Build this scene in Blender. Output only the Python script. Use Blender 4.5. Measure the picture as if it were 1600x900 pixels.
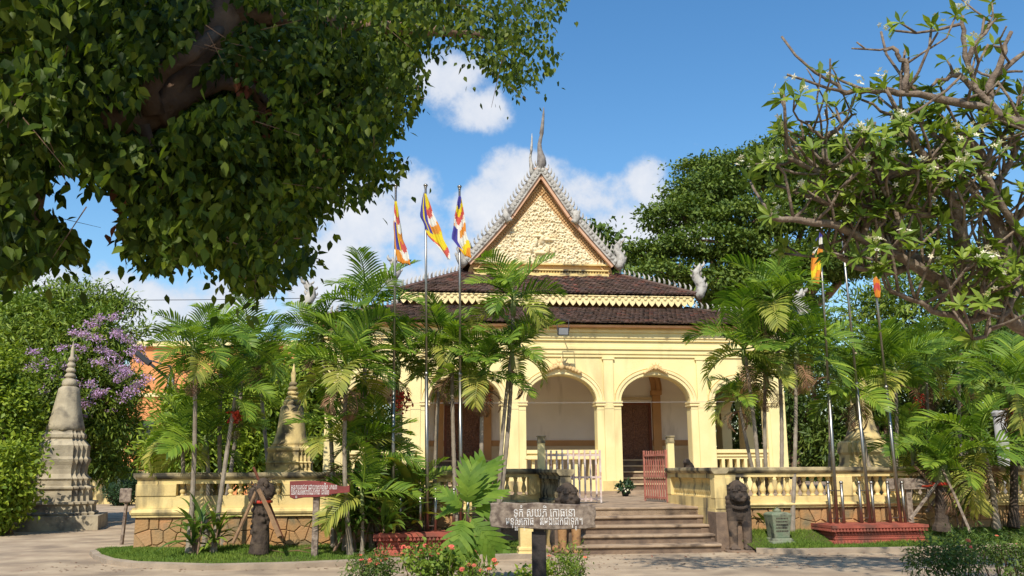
import bpy, bmesh, math, random
import numpy as np
from mathutils import Vector, Matrix, Euler
random.seed(7)
rng = np.random.default_rng(7)
R = math.radians
PI = math.pi
for o in list(bpy.data.objects):
    bpy.data.objects.remove(o)
C = bpy.context.scene.collection
SC = bpy.context.scene

# ------------------------------------------------------------------ camera
EYE = Vector((0.0, 0.0, 1.72))
FPX = 1400.0
PITCH = math.atan(283 / FPX)
CAMM = Matrix.Rotation(PI / 2 + PITCH, 4, 'X') @ Matrix.Rotation(-0.0057, 4, 'Z')
cd = bpy.data.cameras.new('camera')
cam = bpy.data.objects.new('camera', cd)
C.objects.link(cam)
cam.matrix_world = Matrix.Translation(EYE) @ CAMM
cd.sensor_width = 36
cd.lens = 36 * FPX / 1600
cd.clip_start = 0.05
cd.clip_end = 5000
SC.camera = cam


def ray(px, py):
    return (CAMM.to_3x3() @ Vector(((px - 800) / FPX, (450 - py) / FPX, -1.0))).normalized()


def at(px, py, Y):
    """world point on the line of sight of a photo pixel, Y metres in front"""
    d = ray(px, py)
    return EYE + d * (Y / d.y)


def ground_at(px, py, z=0.0):
    d = ray(px, py)
    return EYE + d * ((z - EYE.z) / d.z)


# ------------------------------------------------------------------ light
SUN_EL, SUN_AZ = R(47), R(-14)      # azimuth from straight behind the camera; negative = camera left
SKY_STRENGTH = 0.15
SUN_STRENGTH = 4.2
SC.view_settings.view_transform = 'Standard'
SC.view_settings.look = 'None'
SC.view_settings.exposure = 0.36
SC.view_settings.gamma = 1.0
to_sun = Vector((math.sin(SUN_AZ) * math.cos(SUN_EL), -math.cos(SUN_AZ) * math.cos(SUN_EL), math.sin(SUN_EL)))
sl = bpy.data.lights.new('sun', 'SUN')
sl.energy = SUN_STRENGTH
sl.angle = R(0.5)
sl.color = (1.0, 0.94, 0.83)
so = bpy.data.objects.new('sun', sl)
C.objects.link(so)
so.rotation_euler = to_sun.to_track_quat('Z', 'Y').to_euler()

W = bpy.data.worlds.new('World')
SC.world = W
W.use_nodes = True
wn, wl = W.node_tree.nodes, W.node_tree.links
bg = wn['Background']
bg.inputs[1].default_value = SKY_STRENGTH
sky = wn.new('ShaderNodeTexSky')
sky.sky_type = 'NISHITA'
sky.sun_disc = False
sky.sun_elevation = SUN_EL
sky.sun_rotation = math.atan2(to_sun.x, to_sun.y)
sky.air_density = 1.25
sky.dust_density = 0.3
sky.ozone_density = 3.0


def wmath(op, a, b=None, c=None, clamp=False):
    n = wn.new('ShaderNodeMath')
    n.operation = op
    n.use_clamp = clamp
    for i, v in enumerate((a, b, c)):
        if v is None:
            continue
        if isinstance(v, (int, float)):
            n.inputs[i].default_value = v
        else:
            wl.new(v, n.inputs[i])
    return n.outputs[0]


tc = wn.new('ShaderNodeTexCoord')
sx = wn.new('ShaderNodeSeparateXYZ')
wl.new(tc.outputs['Generated'], sx.inputs[0])
azi = wmath('ARCTAN2', sx.outputs[0], sx.outputs[1])
ele = wmath('ARCSINE', sx.outputs[2])
# cumulus: (px, py, half width px, half height px); those seen in the photograph, then others all round the horizon
CLOUDS = [(700, 120, 70, 60), (740, 170, 75, 38), (560, 340, 140, 85), (640, 300, 60, 50), (520, 400, 150, 60),
          (820, 270, 75, 40), (790, 330, 110, 60), (930, 310, 75, 52), (1010, 280, 42, 55), (960, 360, 90, 60),
          (300, 480, 260, 55), (470, 450, 120, 45), (60, 480, 110, 40), (230, 530, 140, 40), (740, 400, 120, 50),
          (650, 430, 200, 40), (1060, 340, 60, 50)]
blob = None
cl = []
for (px, py, a, b) in CLOUDS:
    d = ray(px, py)
    cl.append((math.atan2(d.x, d.y), math.asin(d.z), a / FPX, b / FPX))
rr = random.Random(3)
for k in range(15):
    a0 = 0.95 + k * (2 * PI - 1.9) / 14.0
    a0 = a0 if a0 < PI else a0 - 2 * PI
    cl.append((a0, rr.uniform(0.12, 0.3), rr.uniform(0.1, 0.2), rr.uniform(0.04, 0.08)))
for (a0, e0, ra, re) in cl:
    u = wmath('MULTIPLY', wmath('SUBTRACT', azi, a0), 1 / ra)
    v = wmath('MULTIPLY', wmath('SUBTRACT', ele, e0), 1 / re)
    q = wmath('SUBTRACT', 1.0, wmath('ADD', wmath('MULTIPLY', u, u), wmath('MULTIPLY', v, v)))
    q = wmath('MAXIMUM', q, -1.0)
    blob = q if blob is None else wmath('SMOOTH_MAX', blob, q, 0.35)
ns = wn.new('ShaderNodeTexNoise')
ns.inputs['Scale'].default_value = 11
ns.inputs['Detail'].default_value = 9
ns.inputs['Roughness'].default_value = 0.6
wl.new(tc.outputs['Generated'], ns.inputs['Vector'])
dens = wmath('ADD', wmath('MULTIPLY', blob, 0.55), wmath('MULTIPLY', wmath('SUBTRACT', ns.outputs[0], 0.5), 2.6))
mr = wn.new('ShaderNodeMapRange')
mr.interpolation_type = 'SMOOTHSTEP'
mr.inputs[1].default_value = -0.04
mr.inputs[2].default_value = 0.46
wl.new(dens, mr.inputs[0])
cov = wmath('MULTIPLY', mr.outputs[0], 0.93, clamp=True)
crp = wn.new('ShaderNodeMapRange')
crp.inputs[1].default_value = 0.1
crp.inputs[2].default_value = 0.9
wl.new(dens, crp.inputs[0])
cmix = wn.new('ShaderNodeMix')
cmix.data_type = 'RGBA'
cmix.inputs['A'].default_value = (3.3, 3.7, 4.4, 1)
cmix.inputs['B'].default_value = (4.9, 4.9, 5.0, 1)
wl.new(crp.outputs[0], cmix.inputs['Factor'])
hs = wn.new('ShaderNodeHueSaturation')
hs.inputs['Saturation'].default_value = 1.27
hs.inputs['Value'].default_value = 0.84
wl.new(sky.outputs[0], hs.inputs['Color'])
smix = wn.new('ShaderNodeMix')
smix.data_type = 'RGBA'
wl.new(cov, smix.inputs['Factor'])
wl.new(hs.outputs[0], smix.inputs['A'])
wl.new(cmix.outputs['Result'], smix.inputs['B'])
wl.new(smix.outputs['Result'], bg.inputs[0])


# ------------------------------------------------------------------ materials
MATS = {}


def mat(name, col, col2=None, scale=3.0, rough=0.8, bump=0.0, bscale=30.0, stain=None, stain_amt=0.0, stain_scale=1.2,
        metal=0.0, island=0.0, transl=0.0, spec=0.3, detail=6.0, drip=False, stops=(0.35, 0.65)):
    """one procedural material: two-tone noise, optional stains, per-piece variation, bump, leaf translucency"""
    if name in MATS:
        return MATS[name]
    m = bpy.data.materials.new(name)
    m.use_nodes = True
    n, l = m.node_tree.nodes, m.node_tree.links
    p = n['Principled BSDF']
    p.inputs['Roughness'].default_value = rough
    p.inputs['Metallic'].default_value = metal
    p.inputs['Specular IOR Level'].default_value = spec
    geo = n.new('ShaderNodeNewGeometry')
    out = None

    def noise(s, det=detail, vec=None):
        t = n.new('ShaderNodeTexNoise')
        t.inputs['Scale'].default_value = s
        t.inputs['Detail'].default_value = det
        l.new(vec or geo.outputs['Position'], t.inputs['Vector'])
        return t.outputs[0]

    def mix(f, a, b, mode='MIX'):
        t = n.new('ShaderNodeMix')
        t.data_type = 'RGBA'
        t.blend_type = mode
        for sock, v in ((t.inputs['Factor'], f), (t.inputs['A'], a), (t.inputs['B'], b)):
            if isinstance(v, (int, float)):
                sock.default_value = v
            elif isinstance(v, tuple):
                sock.default_value = v + (1,) if len(v) == 3 else v
            else:
                l.new(v, sock)
        return t.outputs['Result']

    def rng_(v, a, b):
        t = n.new('ShaderNodeMapRange')
        t.inputs[1].default_value = a
        t.inputs[2].default_value = b
        l.new(v, t.inputs[0])
        return t.outputs[0]
    c = mix(rng_(noise(scale), *stops), col, col2 or tuple(x * 0.8 for x in col))
    if stain is not None:
        vec = None
        if drip:
            mp = n.new('ShaderNodeMapping')
            mp.inputs['Scale'].default_value = (1.0, 1.0, 0.22)
            l.new(geo.outputs['Position'], mp.inputs['Vector'])
            vec = mp.outputs[0]
        f = rng_(noise(stain_scale, 9.0, vec), 0.62 - stain_amt * 0.3, 0.72 - stain_amt * 0.15)
        c = mix(f, c, stain)
    if island:
        oi = n.new('ShaderNodeObjectInfo')
        ad = n.new('ShaderNodeMath')
        ad.operation = 'ADD'
        l.new(geo.outputs['Random Per Island'], ad.inputs[0])
        l.new(oi.outputs['Random'], ad.inputs[1])
        fr = n.new('ShaderNodeMath')
        fr.operation = 'FRACT'
        l.new(ad.outputs[0], fr.inputs[0])
        hsv = n.new('ShaderNodeHueSaturation')
        mv = n.new('ShaderNodeMapRange')
        mv.inputs[3].default_value = 1 - island
        mv.inputs[4].default_value = 1 + island
        l.new(fr.outputs[0], mv.inputs[0])
        l.new(mv.outputs[0], hsv.inputs['Value'])
        mh = n.new('ShaderNodeMapRange')
        mh.inputs[3].default_value = 0.5 + island * 0.045
        mh.inputs[4].default_value = 0.5 - island * 0.045
        l.new(fr.outputs[0], mh.inputs[0])
        l.new(mh.outputs[0], hsv.inputs['Hue'])
        l.new(c, hsv.inputs['Color'])
        c = hsv.outputs[0]
    l.new(c, p.inputs['Base Color'])
    if bump:
        b = n.new('ShaderNodeBump')
        b.inputs['Strength'].default_value = bump
        b.inputs['Distance'].default_value = 0.02
        l.new(noise(bscale, 8.0), b.inputs['Height'])
        l.new(b.outputs[0], p.inputs['Normal'])
    if transl:
        tr = n.new('ShaderNodeBsdfTranslucent')
        tcn = mix(1.0, c, (1.25, 1.35, 0.45), 'MULTIPLY')
        l.new(tcn, tr.inputs[0])
        ms = n.new('ShaderNodeMixShader')
        ms.inputs[0].default_value = transl
        l.new(p.outputs[0], ms.inputs[1])
        l.new(tr.outputs[0], ms.inputs[2])
        l.new(ms.outputs[0], n['Material Output'].inputs[0])
    MATS[name] = m
    return m


YEL = mat('yellow_limewash', (0.84, 0.70, 0.35), (0.80, 0.65, 0.305), 1.5, 0.85, 0.12, 25, (0.66, 0.52, 0.25), 0.12, 1.3, drip=True)
YELW = mat('weathered_yellow', (0.74, 0.57, 0.25), (0.62, 0.46, 0.19), 2.5, 0.9, 0.3, 30, (0.10, 0.085, 0.06), 0.36, 2.2, drip=True)
YELMOSS = mat('mossy_coping', (0.50, 0.40, 0.22), (0.30, 0.24, 0.14), 4, 0.95, 0.4, 35, (0.05, 0.045, 0.035), 0.75, 2.6)
YELSTUPA = mat('stupa_yellow', (0.66, 0.51, 0.23), (0.55, 0.42, 0.19), 2.5, 0.9, 0.35, 30, (0.12, 0.10, 0.07), 0.45, 2.6)
TRIM = mat('pale_trim', (0.84, 0.69, 0.36), (0.78, 0.62, 0.30), 2, 0.8, 0.1, 30)
WHITEW = mat('white_wall', (0.82, 0.75, 0.66), (0.76, 0.69, 0.60), 1.2, 0.85, 0.08, 20, (0.42, 0.36, 0.29), 0.1, 1.0, drip=True)
CREAM = mat('cream_plinth', (0.60, 0.47, 0.29), (0.52, 0.40, 0.25), 2, 0.85, 0.1, 20)
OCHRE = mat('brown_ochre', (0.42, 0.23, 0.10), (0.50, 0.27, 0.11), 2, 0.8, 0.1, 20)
PEACH = mat('ochre_relief', (0.74, 0.53, 0.25), (0.66, 0.44, 0.19), 5, 0.85, 0.3, 40)
SLOPEB = mat('brown_ochre_border', (0.58, 0.37, 0.17), (0.50, 0.30, 0.13), 8, 0.85, 0.4, 50)
PALEREL = mat('pale_gilded_relief', (0.80, 0.69, 0.46), (0.70, 0.56, 0.33), 2.6, 0.8, 0.3, 60, (0.52, 0.38, 0.20), 0.3, 7)
GREYPLASTER = mat('weathered_finial_plaster', (0.47, 0.44, 0.39), (0.36, 0.33, 0.29), 6, 0.9, 0.4, 40, (0.13, 0.115, 0.10), 0.35, 5)
DARKFIN = mat('dark_metal_finial', (0.16, 0.14, 0.13), (0.26, 0.23, 0.2), 6, 0.6, 0.3, 40)
PINKBOARD = mat('pink_bargeboard', (0.62, 0.38, 0.25), (0.55, 0.32, 0.2), 4, 0.85, 0.1, 20)
TILE = mat('old_clay_tile', (0.125, 0.072, 0.05), (0.09, 0.056, 0.043), 1.6, 0.9, 0.3, 60, (0.04, 0.032, 0.028), 0.3, 2.5, island=0.22)
TILER = mat('red_clay_tile', (0.20, 0.075, 0.045), (0.12, 0.058, 0.042), 1.2, 0.9, 0.3, 60, island=0.25)
DOORW = mat('carved_dark_wood', (0.26, 0.13, 0.08), (0.12, 0.055, 0.035), 22, 0.6, 0.9, 60)
DOORFR = mat('door_frame_wood', (0.20, 0.07, 0.04), (0.15, 0.055, 0.032), 8, 0.6, 0.2, 30)
STONE = mat('rubble_stone', (0.36, 0.225, 0.105), (0.43, 0.22, 0.085), 1.6, 0.9, 0.7, 25, (0.22, 0.165, 0.09), 0.35, 2.5, island=0.13)
MORTAR = mat('wall_mortar', (0.33, 0.225, 0.115), (0.37, 0.235, 0.11), 4, 0.95, 0.6, 30, (0.12, 0.09, 0.06), 0.3, 2)
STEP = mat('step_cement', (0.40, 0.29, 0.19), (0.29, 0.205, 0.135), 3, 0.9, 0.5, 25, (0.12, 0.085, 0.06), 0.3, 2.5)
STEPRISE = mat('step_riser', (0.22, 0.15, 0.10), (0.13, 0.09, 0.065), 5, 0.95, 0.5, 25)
GROUND = mat('dusty_ground', (0.48, 0.365, 0.24), (0.33, 0.24, 0.158), 1.4, 0.95, 0.5, 10, (0.25, 0.185, 0.125), 0.36, 0.8)
KERB = mat('kerb_concrete', (0.36, 0.28, 0.20), (0.27, 0.21, 0.15), 3, 0.9, 0.4, 25)
SOIL = mat('lawn_soil', (0.06, 0.075, 0.02), (0.10, 0.085, 0.035), 2, 1.0, 0.5, 20)
GRASS = mat('lawn_grass', (0.115, 0.20, 0.025), (0.16, 0.23, 0.03), 0.9, 0.7, island=0.35, transl=0.25)
STEEL = mat('stainless_steel', (0.36, 0.33, 0.29), (0.29, 0.27, 0.24), 5, 0.38, 0, metal=1.0)
PLANTR = mat('red_planter', (0.37, 0.095, 0.06), (0.27, 0.07, 0.045), 4, 0.9, 0.4, 40, (0.17, 0.065, 0.045), 0.38, 3)
LIONST = mat('dark_lion_stone', (0.045, 0.034, 0.027), (0.085, 0.06, 0.042), 6, 0.95, 0.9, 22, (0.02, 0.016, 0.014), 0.5, 5)
LIONLEG = mat('ochre_lion_leg', (0.36, 0.20, 0.085), (0.27, 0.14, 0.06), 5, 0.9, 0.5, 30, (0.10, 0.06, 0.04), 0.3, 5)
LIONR = mat('sunlit_lion_leg', (0.105, 0.075, 0.055), (0.17, 0.115, 0.075), 5, 0.95, 0.9, 22, (0.028, 0.022, 0.02), 0.5, 4)  # lighter copy of the lion stone: sun on the front legs painted in
STELEG = mat('green_stele', (0.15, 0.19, 0.12), (0.24, 0.23, 0.15), 5, 0.9, 0.6, 30, (0.05, 0.06, 0.045), 0.35, 5)
STUPAST = mat('grey_stupa_stone', (0.45, 0.375, 0.25), (0.32, 0.265, 0.18), 3, 0.95, 0.6, 18, (0.13, 0.11, 0.085), 0.36, 1.7)
GATEW = mat('white_gate_paint', (0.66, 0.58, 0.53), (0.60, 0.42, 0.35), 4, 0.6, 0.1, 30, (0.42, 0.20, 0.13), 0.25, 6)
GATER = mat('red_gate_paint', (0.36, 0.11, 0.075), (0.46, 0.19, 0.14), 6, 0.6, 0.1, 30)
WOODG = mat('grey_wood', (0.30, 0.235, 0.18), (0.15, 0.112, 0.085), 14, 0.9, 0.7, 30, (0.10, 0.07, 0.055), 0.3, 7)
WOODD = mat('dark_wood', (0.022, 0.018, 0.016), (0.045, 0.035, 0.03), 6, 0.7, 0.3, 30)
WOODB = mat('brown_wood', (0.27, 0.16, 0.08), (0.17, 0.10, 0.055), 7, 0.85, 0.5, 30)
SIGNR = mat('red_painted_wood', (0.22, 0.045, 0.04), (0.15, 0.035, 0.032), 6, 0.7, 0.3, 25)
WHITEP = mat('white_letter_paint', (0.78, 0.75, 0.72), (0.50, 0.46, 0.42), 40, 0.7)
BARK = mat('grey_brown_bark', (0.27, 0.17, 0.11), (0.15, 0.095, 0.065), 6, 0.95, 0.9, 18)
BARKF = mat('frangipani_bark', (0.22, 0.165, 0.12), (0.12, 0.088, 0.066), 14, 0.95, 1.0, 30, (0.28, 0.23, 0.17), 0.25, 12)
PALMTR = mat('palm_trunk', (0.30, 0.25, 0.19), (0.20, 0.16, 0.115), 4, 0.9, 0.5, 30)
PALMDK = mat('dark_palm_trunk', (0.05, 0.036, 0.028), (0.09, 0.065, 0.045), 9, 0.95, 0.9, 25)
SHAFT = mat('palm_crownshaft', (0.22, 0.25, 0.09), (0.16, 0.19, 0.06), 4, 0.6)
FROND = mat('palm_frond', (0.12, 0.21, 0.024), (0.185, 0.275, 0.03), 1.3, 0.48, island=0.5, transl=0.35, spec=0.28)
FRONDY = mat('yellowing_frond', (0.24, 0.285, 0.045), (0.34, 0.32, 0.06), 1.5, 0.5, island=0.35, transl=0.3)
FRONDB = mat('dry_brown_frond', (0.22, 0.13, 0.065), (0.15, 0.085, 0.045), 3, 0.8, island=0.4)
FRUIT = mat('red_palm_fruit', (0.50, 0.035, 0.02), (0.42, 0.06, 0.025), 4, 0.35)
LEAFD = mat('dark_fig_leaf', (0.045, 0.078, 0.009), (0.105, 0.155, 0.014), 2.2, 0.5, island=0.65, transl=0.42, spec=0.22)
LEAFBR = mat('brown_dry_leaf', (0.25, 0.09, 0.035), (0.17, 0.06, 0.03), 3, 0.8, island=0.3)
LEAFM = mat('mid_green_leaf', (0.125, 0.195, 0.024), (0.18, 0.245, 0.03), 0.7, 0.5, island=0.45, transl=0.25)
LEAFB = mat('bright_green_leaf', (0.17, 0.25, 0.022), (0.24, 0.31, 0.03), 0.9, 0.5, island=0.4, transl=0.3)
LEAFR = mat('rain_tree_leaf', (0.08, 0.13, 0.018), (0.12, 0.175, 0.024), 0.25, 0.6, island=0.45, transl=0.2)
LEAFK = mat('shade_leaf', (0.07, 0.12, 0.02), (0.11, 0.16, 0.026), 0.6, 0.5, island=0.45, transl=0.2)
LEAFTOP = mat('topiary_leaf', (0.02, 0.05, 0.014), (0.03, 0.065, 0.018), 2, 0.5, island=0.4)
LEAFF = mat('frangipani_leaf', (0.145, 0.22, 0.03), (0.20, 0.27, 0.038), 1.5, 0.5, island=0.4, transl=0.32, spec=0.25)
LEAFP = mat('lobed_leaf', (0.11, 0.20, 0.022), (0.16, 0.25, 0.03), 5, 0.6, island=0.25, transl=0.35, spec=0.2)
LEAFSTRAP = mat('strap_leaf', (0.075, 0.14, 0.025), (0.13, 0.20, 0.03), 2, 0.35, island=0.45, transl=0.25, spec=0.55)
LEAFYE = mat('variegated_strap_leaf', (0.30, 0.28, 0.04), (0.10, 0.16, 0.03), 6, 0.45, island=0.3, transl=0.25)
PURPLE = mat('purple_blossom', (0.50, 0.29, 0.56), (0.62, 0.42, 0.66), 3, 0.7, island=0.3, transl=0.3)
WHITEFL = mat('white_blossom', (0.80, 0.76, 0.66), (0.72, 0.64, 0.42), 20, 0.6, island=0.15, transl=0.2)
PINKFL = mat('pink_blossom', (0.62, 0.14, 0.12), (0.70, 0.24, 0.10), 6, 0.6, island=0.3, transl=0.2)
STEMR = mat('reddish_stem', (0.10, 0.035, 0.03), (0.06, 0.03, 0.025), 10, 0.7)
ORANGEB = mat('orange_facade', (0.72, 0.30, 0.11), (0.66, 0.27, 0.10), 0.5, 0.8)
REDSH = mat('orange_red_shrine', (0.62, 0.11, 0.03), (0.74, 0.33, 0.07), 2.5, 0.8, 0.3, 30)
GREYCON = mat('grey_concrete', (0.38, 0.36, 0.34), (0.30, 0.29, 0.27), 3, 0.9, 0.2, 20)
BLACKM = mat('black_metal', (0.03, 0.03, 0.032), (0.05, 0.05, 0.05), 5, 0.5)
GLASSP = mat('lamp_glass', (0.30, 0.31, 0.32), (0.26, 0.27, 0.28), 8, 0.15, spec=0.6)
SOLAR = mat('solar_cells', (0.02, 0.025, 0.05), (0.03, 0.03, 0.05), 5, 0.2)
FB = mat('flag_blue', (0.06, 0.05, 0.30), (0.08, 0.07, 0.34), 5, 0.8, transl=0.25)
FY = mat('flag_yellow', (0.78, 0.62, 0.03), (0.72, 0.58, 0.03), 5, 0.8, transl=0.25)
FR = mat('flag_red', (0.62, 0.10, 0.08), (0.58, 0.12, 0.09), 5, 0.8, transl=0.25)
FW = mat('flag_white', (0.80, 0.76, 0.72), (0.75, 0.72, 0.68), 5, 0.8, transl=0.25)
FO = mat('flag_orange', (0.74, 0.30, 0.04), (0.68, 0.28, 0.04), 5, 0.8, transl=0.25)
GREENH = mat('green_hut', (0.14, 0.17, 0.10), (0.11, 0.14, 0.09), 3, 0.8)


# ------------------------------------------------------------------ mesh helpers
class MB:
    def __init__(s):
        s.v, s.f, s.m = [], [], []

    def add(s, vs, fs, mi=0):
        b = len(s.v)
        s.v += [tuple(p) for p in vs]
        s.f += [tuple(b + i for i in f) for f in fs]
        s.m += [mi] * len(fs)
        return s

    def box(s, x0, x1, y0, y1, z0, z1, mi=0):
        return s.add([(x0, y0, z0), (x1, y0, z0), (x1, y1, z0), (x0, y1, z0), (x0, y0, z1), (x1, y0, z1), (x1, y1, z1), (x0, y1, z1)],
                     [(0, 3, 2, 1), (4, 5, 6, 7), (0, 1, 5, 4), (1, 2, 6, 5), (2, 3, 7, 6), (3, 0, 4, 7)], mi)

    def prism(s, poly, y0, y1, mi=0, axis='y'):
        """polygon in (a, z) extruded along y (a is x) or along x (a is y)"""
        n = len(poly)
        mk = (lambda a, z, t: (a, t, z)) if axis == 'y' else (lambda a, z, t: (t, a, z)) if axis == 'x' else (lambda a, z, t: (a, z, t))
        vs = [mk(a, z, y0) for a, z in poly] + [mk(a, z, y1) for a, z in poly]
        fs = [tuple(range(n)), tuple(range(2 * n - 1, n - 1, -1))] + [(i, i + n, (i + 1) % n + n, (i + 1) % n) for i in range(n)]
        return s.add(vs, fs, mi)

    def loft(s, rings, mi=0, cap=True):
        n = len(rings[0])
        vs = [p for r in rings for p in r]
        fs = []
        for k in range(len(rings) - 1):
            for i in range(n):
                j = (i + 1) % n
                fs.append((k * n + i, k * n + j, (k + 1) * n + j, (k + 1) * n + i))
        if cap:
            fs.append(tuple(range(n - 1, -1, -1)))
            fs.append(tuple(range((len(rings) - 1) * n, len(rings) * n)))
        return s.add(vs, fs, mi)

    def lathe(s, prof, c=(0, 0, 0), seg=16, mi=0, shape=None):
        shape = shape or [(math.cos(2 * PI * i / seg), math.sin(2 * PI * i / seg)) for i in range(seg)]
        return s.loft([[(c[0] + x * r, c[1] + y * r, c[2] + z) for x, y in shape] for z, r in prof], mi)

    def tube(s, pts, rad, seg=6, mi=0):
        pts = [Vector(p) for p in pts]
        rad = rad if isinstance(rad, (list, tuple)) else [rad] * len(pts)
        rings = []
        up = Vector((0.13, 0.37, 0.9))
        for i, p in enumerate(pts):
            t = (pts[min(i + 1, len(pts) - 1)] - pts[max(i - 1, 0)]).normalized()
            a = t.cross(up)
            if a.length < 1e-3:
                a = t.cross(Vector((1, 0, 0)))
            a.normalize()
            b = t.cross(a)
            up = a.cross(t)
            rings.append([p + a * (rad[i] * math.cos(2 * PI * k / seg)) + b * (rad[i] * math.sin(2 * PI * k / seg)) for k in range(seg)])
        return s.loft(rings, mi)

    def ball(s, c, r, seg=10, mi=0):
        r = r if isinstance(r, (tuple, list)) else (r, r, r)
        n = max(4, seg // 2)
        prof = []
        vs, fs = [], []
        for k in range(n + 1):
            ph = PI * k / n
            for i in range(seg):
                th = 2 * PI * i / seg
                vs.append((c[0] + r[0] * math.sin(ph) * math.cos(th), c[1] + r[1] * math.sin(ph) * math.sin(th), c[2] - r[2] * math.cos(ph)))
        for k in range(n):
            for i in range(seg):
                j = (i + 1) % seg
                fs.append((k * seg + i, k * seg + j, (k + 1) * seg + j, (k + 1) * seg + i))
        return s.add(vs, fs, mi)

    def map(s, f):
        s.v = [tuple(f(*p)) for p in s.v]
        return s

    def mesh(s, name, mats, smooth=False):
        me = bpy.data.meshes.new(name)
        me.from_pydata(s.v, [], s.f)
        mats = mats if isinstance(mats, (list, tuple)) else [mats]
        for m in mats:
            me.materials.append(m)
        if len(mats) > 1:
            me.polygons.foreach_set('material_index', s.m)
        if smooth:
            me.polygons.foreach_set('use_smooth', [True] * len(me.polygons))
        bm = bmesh.new()
        bm.from_mesh(me)
        bmesh.ops.remove_doubles(bm, verts=bm.verts, dist=1e-5)
        bmesh.ops.recalc_face_normals(bm, faces=bm.faces)
        bm.to_mesh(me)
        bm.free()
        me.update()
        return me

    def build(s, name, mats, parent=None, smooth=False, bevel=0.0):
        o = bpy.data.objects.new(name, s.mesh(name, mats, smooth))
        C.objects.link(o)
        o.parent = parent
        if bevel:
            b = o.modifiers.new('bevel', 'BEVEL')
            b.width = bevel
            b.segments = 2
            b.limit_method = 'ANGLE'
        return o


def link(name, me, parent=None, M=None):
    o = bpy.data.objects.new(name, me)
    C.objects.link(o)
    o.parent = parent
    if M is not None:
        o.matrix_local = M
    return o


def thing(name, label, cat, loc=(0, 0, 0), rz=0.0, group=None):
    o = bpy.data.objects.new(name, None)
    o.empty_display_size = 0.2
    C.objects.link(o)
    o.location = loc
    o.rotation_euler = (0, 0, rz)
    return tag(o, label, cat, group)


def tag(o, label, cat, group=None, kind=None):
    o['label'] = label
    o['category'] = cat
    if group:
        o['group'] = group
    if kind:
        o['kind'] = kind
    return o


def kind(o, k, label=None):
    o['kind'] = k
    if label:
        o['label'] = label
    return o


def remeshed(mb, name, mats, voxel, smooth=4, parent=None, split=None):
    """union of overlapping closed pieces into one continuous skin"""
    me = mb.mesh(name, mats)
    o = bpy.data.objects.new(name, me)
    C.objects.link(o)
    r = o.modifiers.new('r', 'REMESH')
    r.mode = 'VOXEL'
    r.voxel_size = voxel
    r.use_smooth_shade = True
    sm = o.modifiers.new('s', 'SMOOTH')
    sm.iterations = smooth
    sm.factor = 0.5
    bpy.context.view_layer.update()
    dg = bpy.context.evaluated_depsgraph_get()
    ev = o.evaluated_get(dg)
    nm = bpy.data.meshes.new_from_object(ev, depsgraph=dg)
    o.modifiers.clear()
    o.data = nm
    nm.name = name
    nm.materials.clear()
    for m in (mats if isinstance(mats, (list, tuple)) else [mats]):
        nm.materials.append(m)
    if split:
        for p in nm.polygons:
            p.material_index = split(p.center)
    else:
        for p in nm.polygons:
            p.material_index = 0
    o.parent = parent
    return o


def scatter(name, tv, tf, pos, X, Yv, Z, size, mats, parent=None, mi=None, smooth=False):
    """one mesh of many small leaves: template verts tv (k,3), faces tf; per-leaf axes"""
    tv = np.asarray(tv, float)
    N, K = len(pos), len(tv)
    size = np.broadcast_to(np.asarray(size, float), (N,))
    V = pos[:, None, :] + size[:, None, None] * (tv[None, :, 0:1] * X[:, None, :] + tv[None, :, 1:2] * Yv[:, None, :] + tv[None, :, 2:3] * Z[:, None, :])
    V = V.reshape(-1, 3)
    loops = np.concatenate([np.asarray(f) for f in tf])
    counts = np.array([len(f) for f in tf])
    L = (loops[None, :] + (np.arange(N) * K)[:, None]).reshape(-1)
    cnt = np.tile(counts, N)
    start = np.concatenate([[0], np.cumsum(cnt)[:-1]])
    me = bpy.data.meshes.new(name)
    me.vertices.add(len(V))
    me.vertices.foreach_set('co', V.astype(np.float32).ravel())
    me.loops.add(len(L))
    me.loops.foreach_set('vertex_index', L.astype(np.int32))
    me.polygons.add(len(cnt))
    me.polygons.foreach_set('loop_start', start.astype(np.int32))
    mats = mats if isinstance(mats, (list, tuple)) else [mats]
    for m in mats:
        me.materials.append(m)
    if mi is not None:
        me.polygons.foreach_set('material_index', np.repeat(mi, len(tf)).astype(np.int32))
    if smooth:
        me.polygons.foreach_set('use_smooth', np.ones(len(cnt), bool))
    me.update(calc_edges=True)
    o = bpy.data.objects.new(name, me)
    C.objects.link(o)
    o.parent = parent
    return o


def unit(a):
    return a / np.maximum(np.linalg.norm(a, axis=-1, keepdims=True), 1e-9)


def axes(direction, normal):
    """leaf axes: Y along the leaf, Z its face normal"""
    Yv = unit(direction)
    X = unit(np.cross(Yv, normal))
    return X, Yv, np.cross(X, Yv)


OVATE = ([(0, 0, 0), (-.27, .3, .05), (-.24, .55, .04), (0, 1.0, -.06), (.24, .55, .04), (.27, .3, .05), (0, .42, -.02)],
         [(0, 6, 1), (1, 6, 2), (2, 6, 3), (3, 6, 4), (4, 6, 5), (5, 6, 0)])
SPRAY = ([(0, 0, 0), (-.3, .45, .07), (0, 1.0, 0), (.3, .45, .07)], [(0, 2, 1), (0, 3, 2)])
LANCE = ([(0, 0, 0), (-.1, .28, .03), (-.13, .6, .03), (0, 1.0, -.12), (.13, .6, .03), (.1, .28, .03), (0, .45, .0)],
         [(0, 6, 1), (1, 6, 2), (2, 6, 3), (3, 6, 4), (4, 6, 5), (5, 6, 0)])


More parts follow.
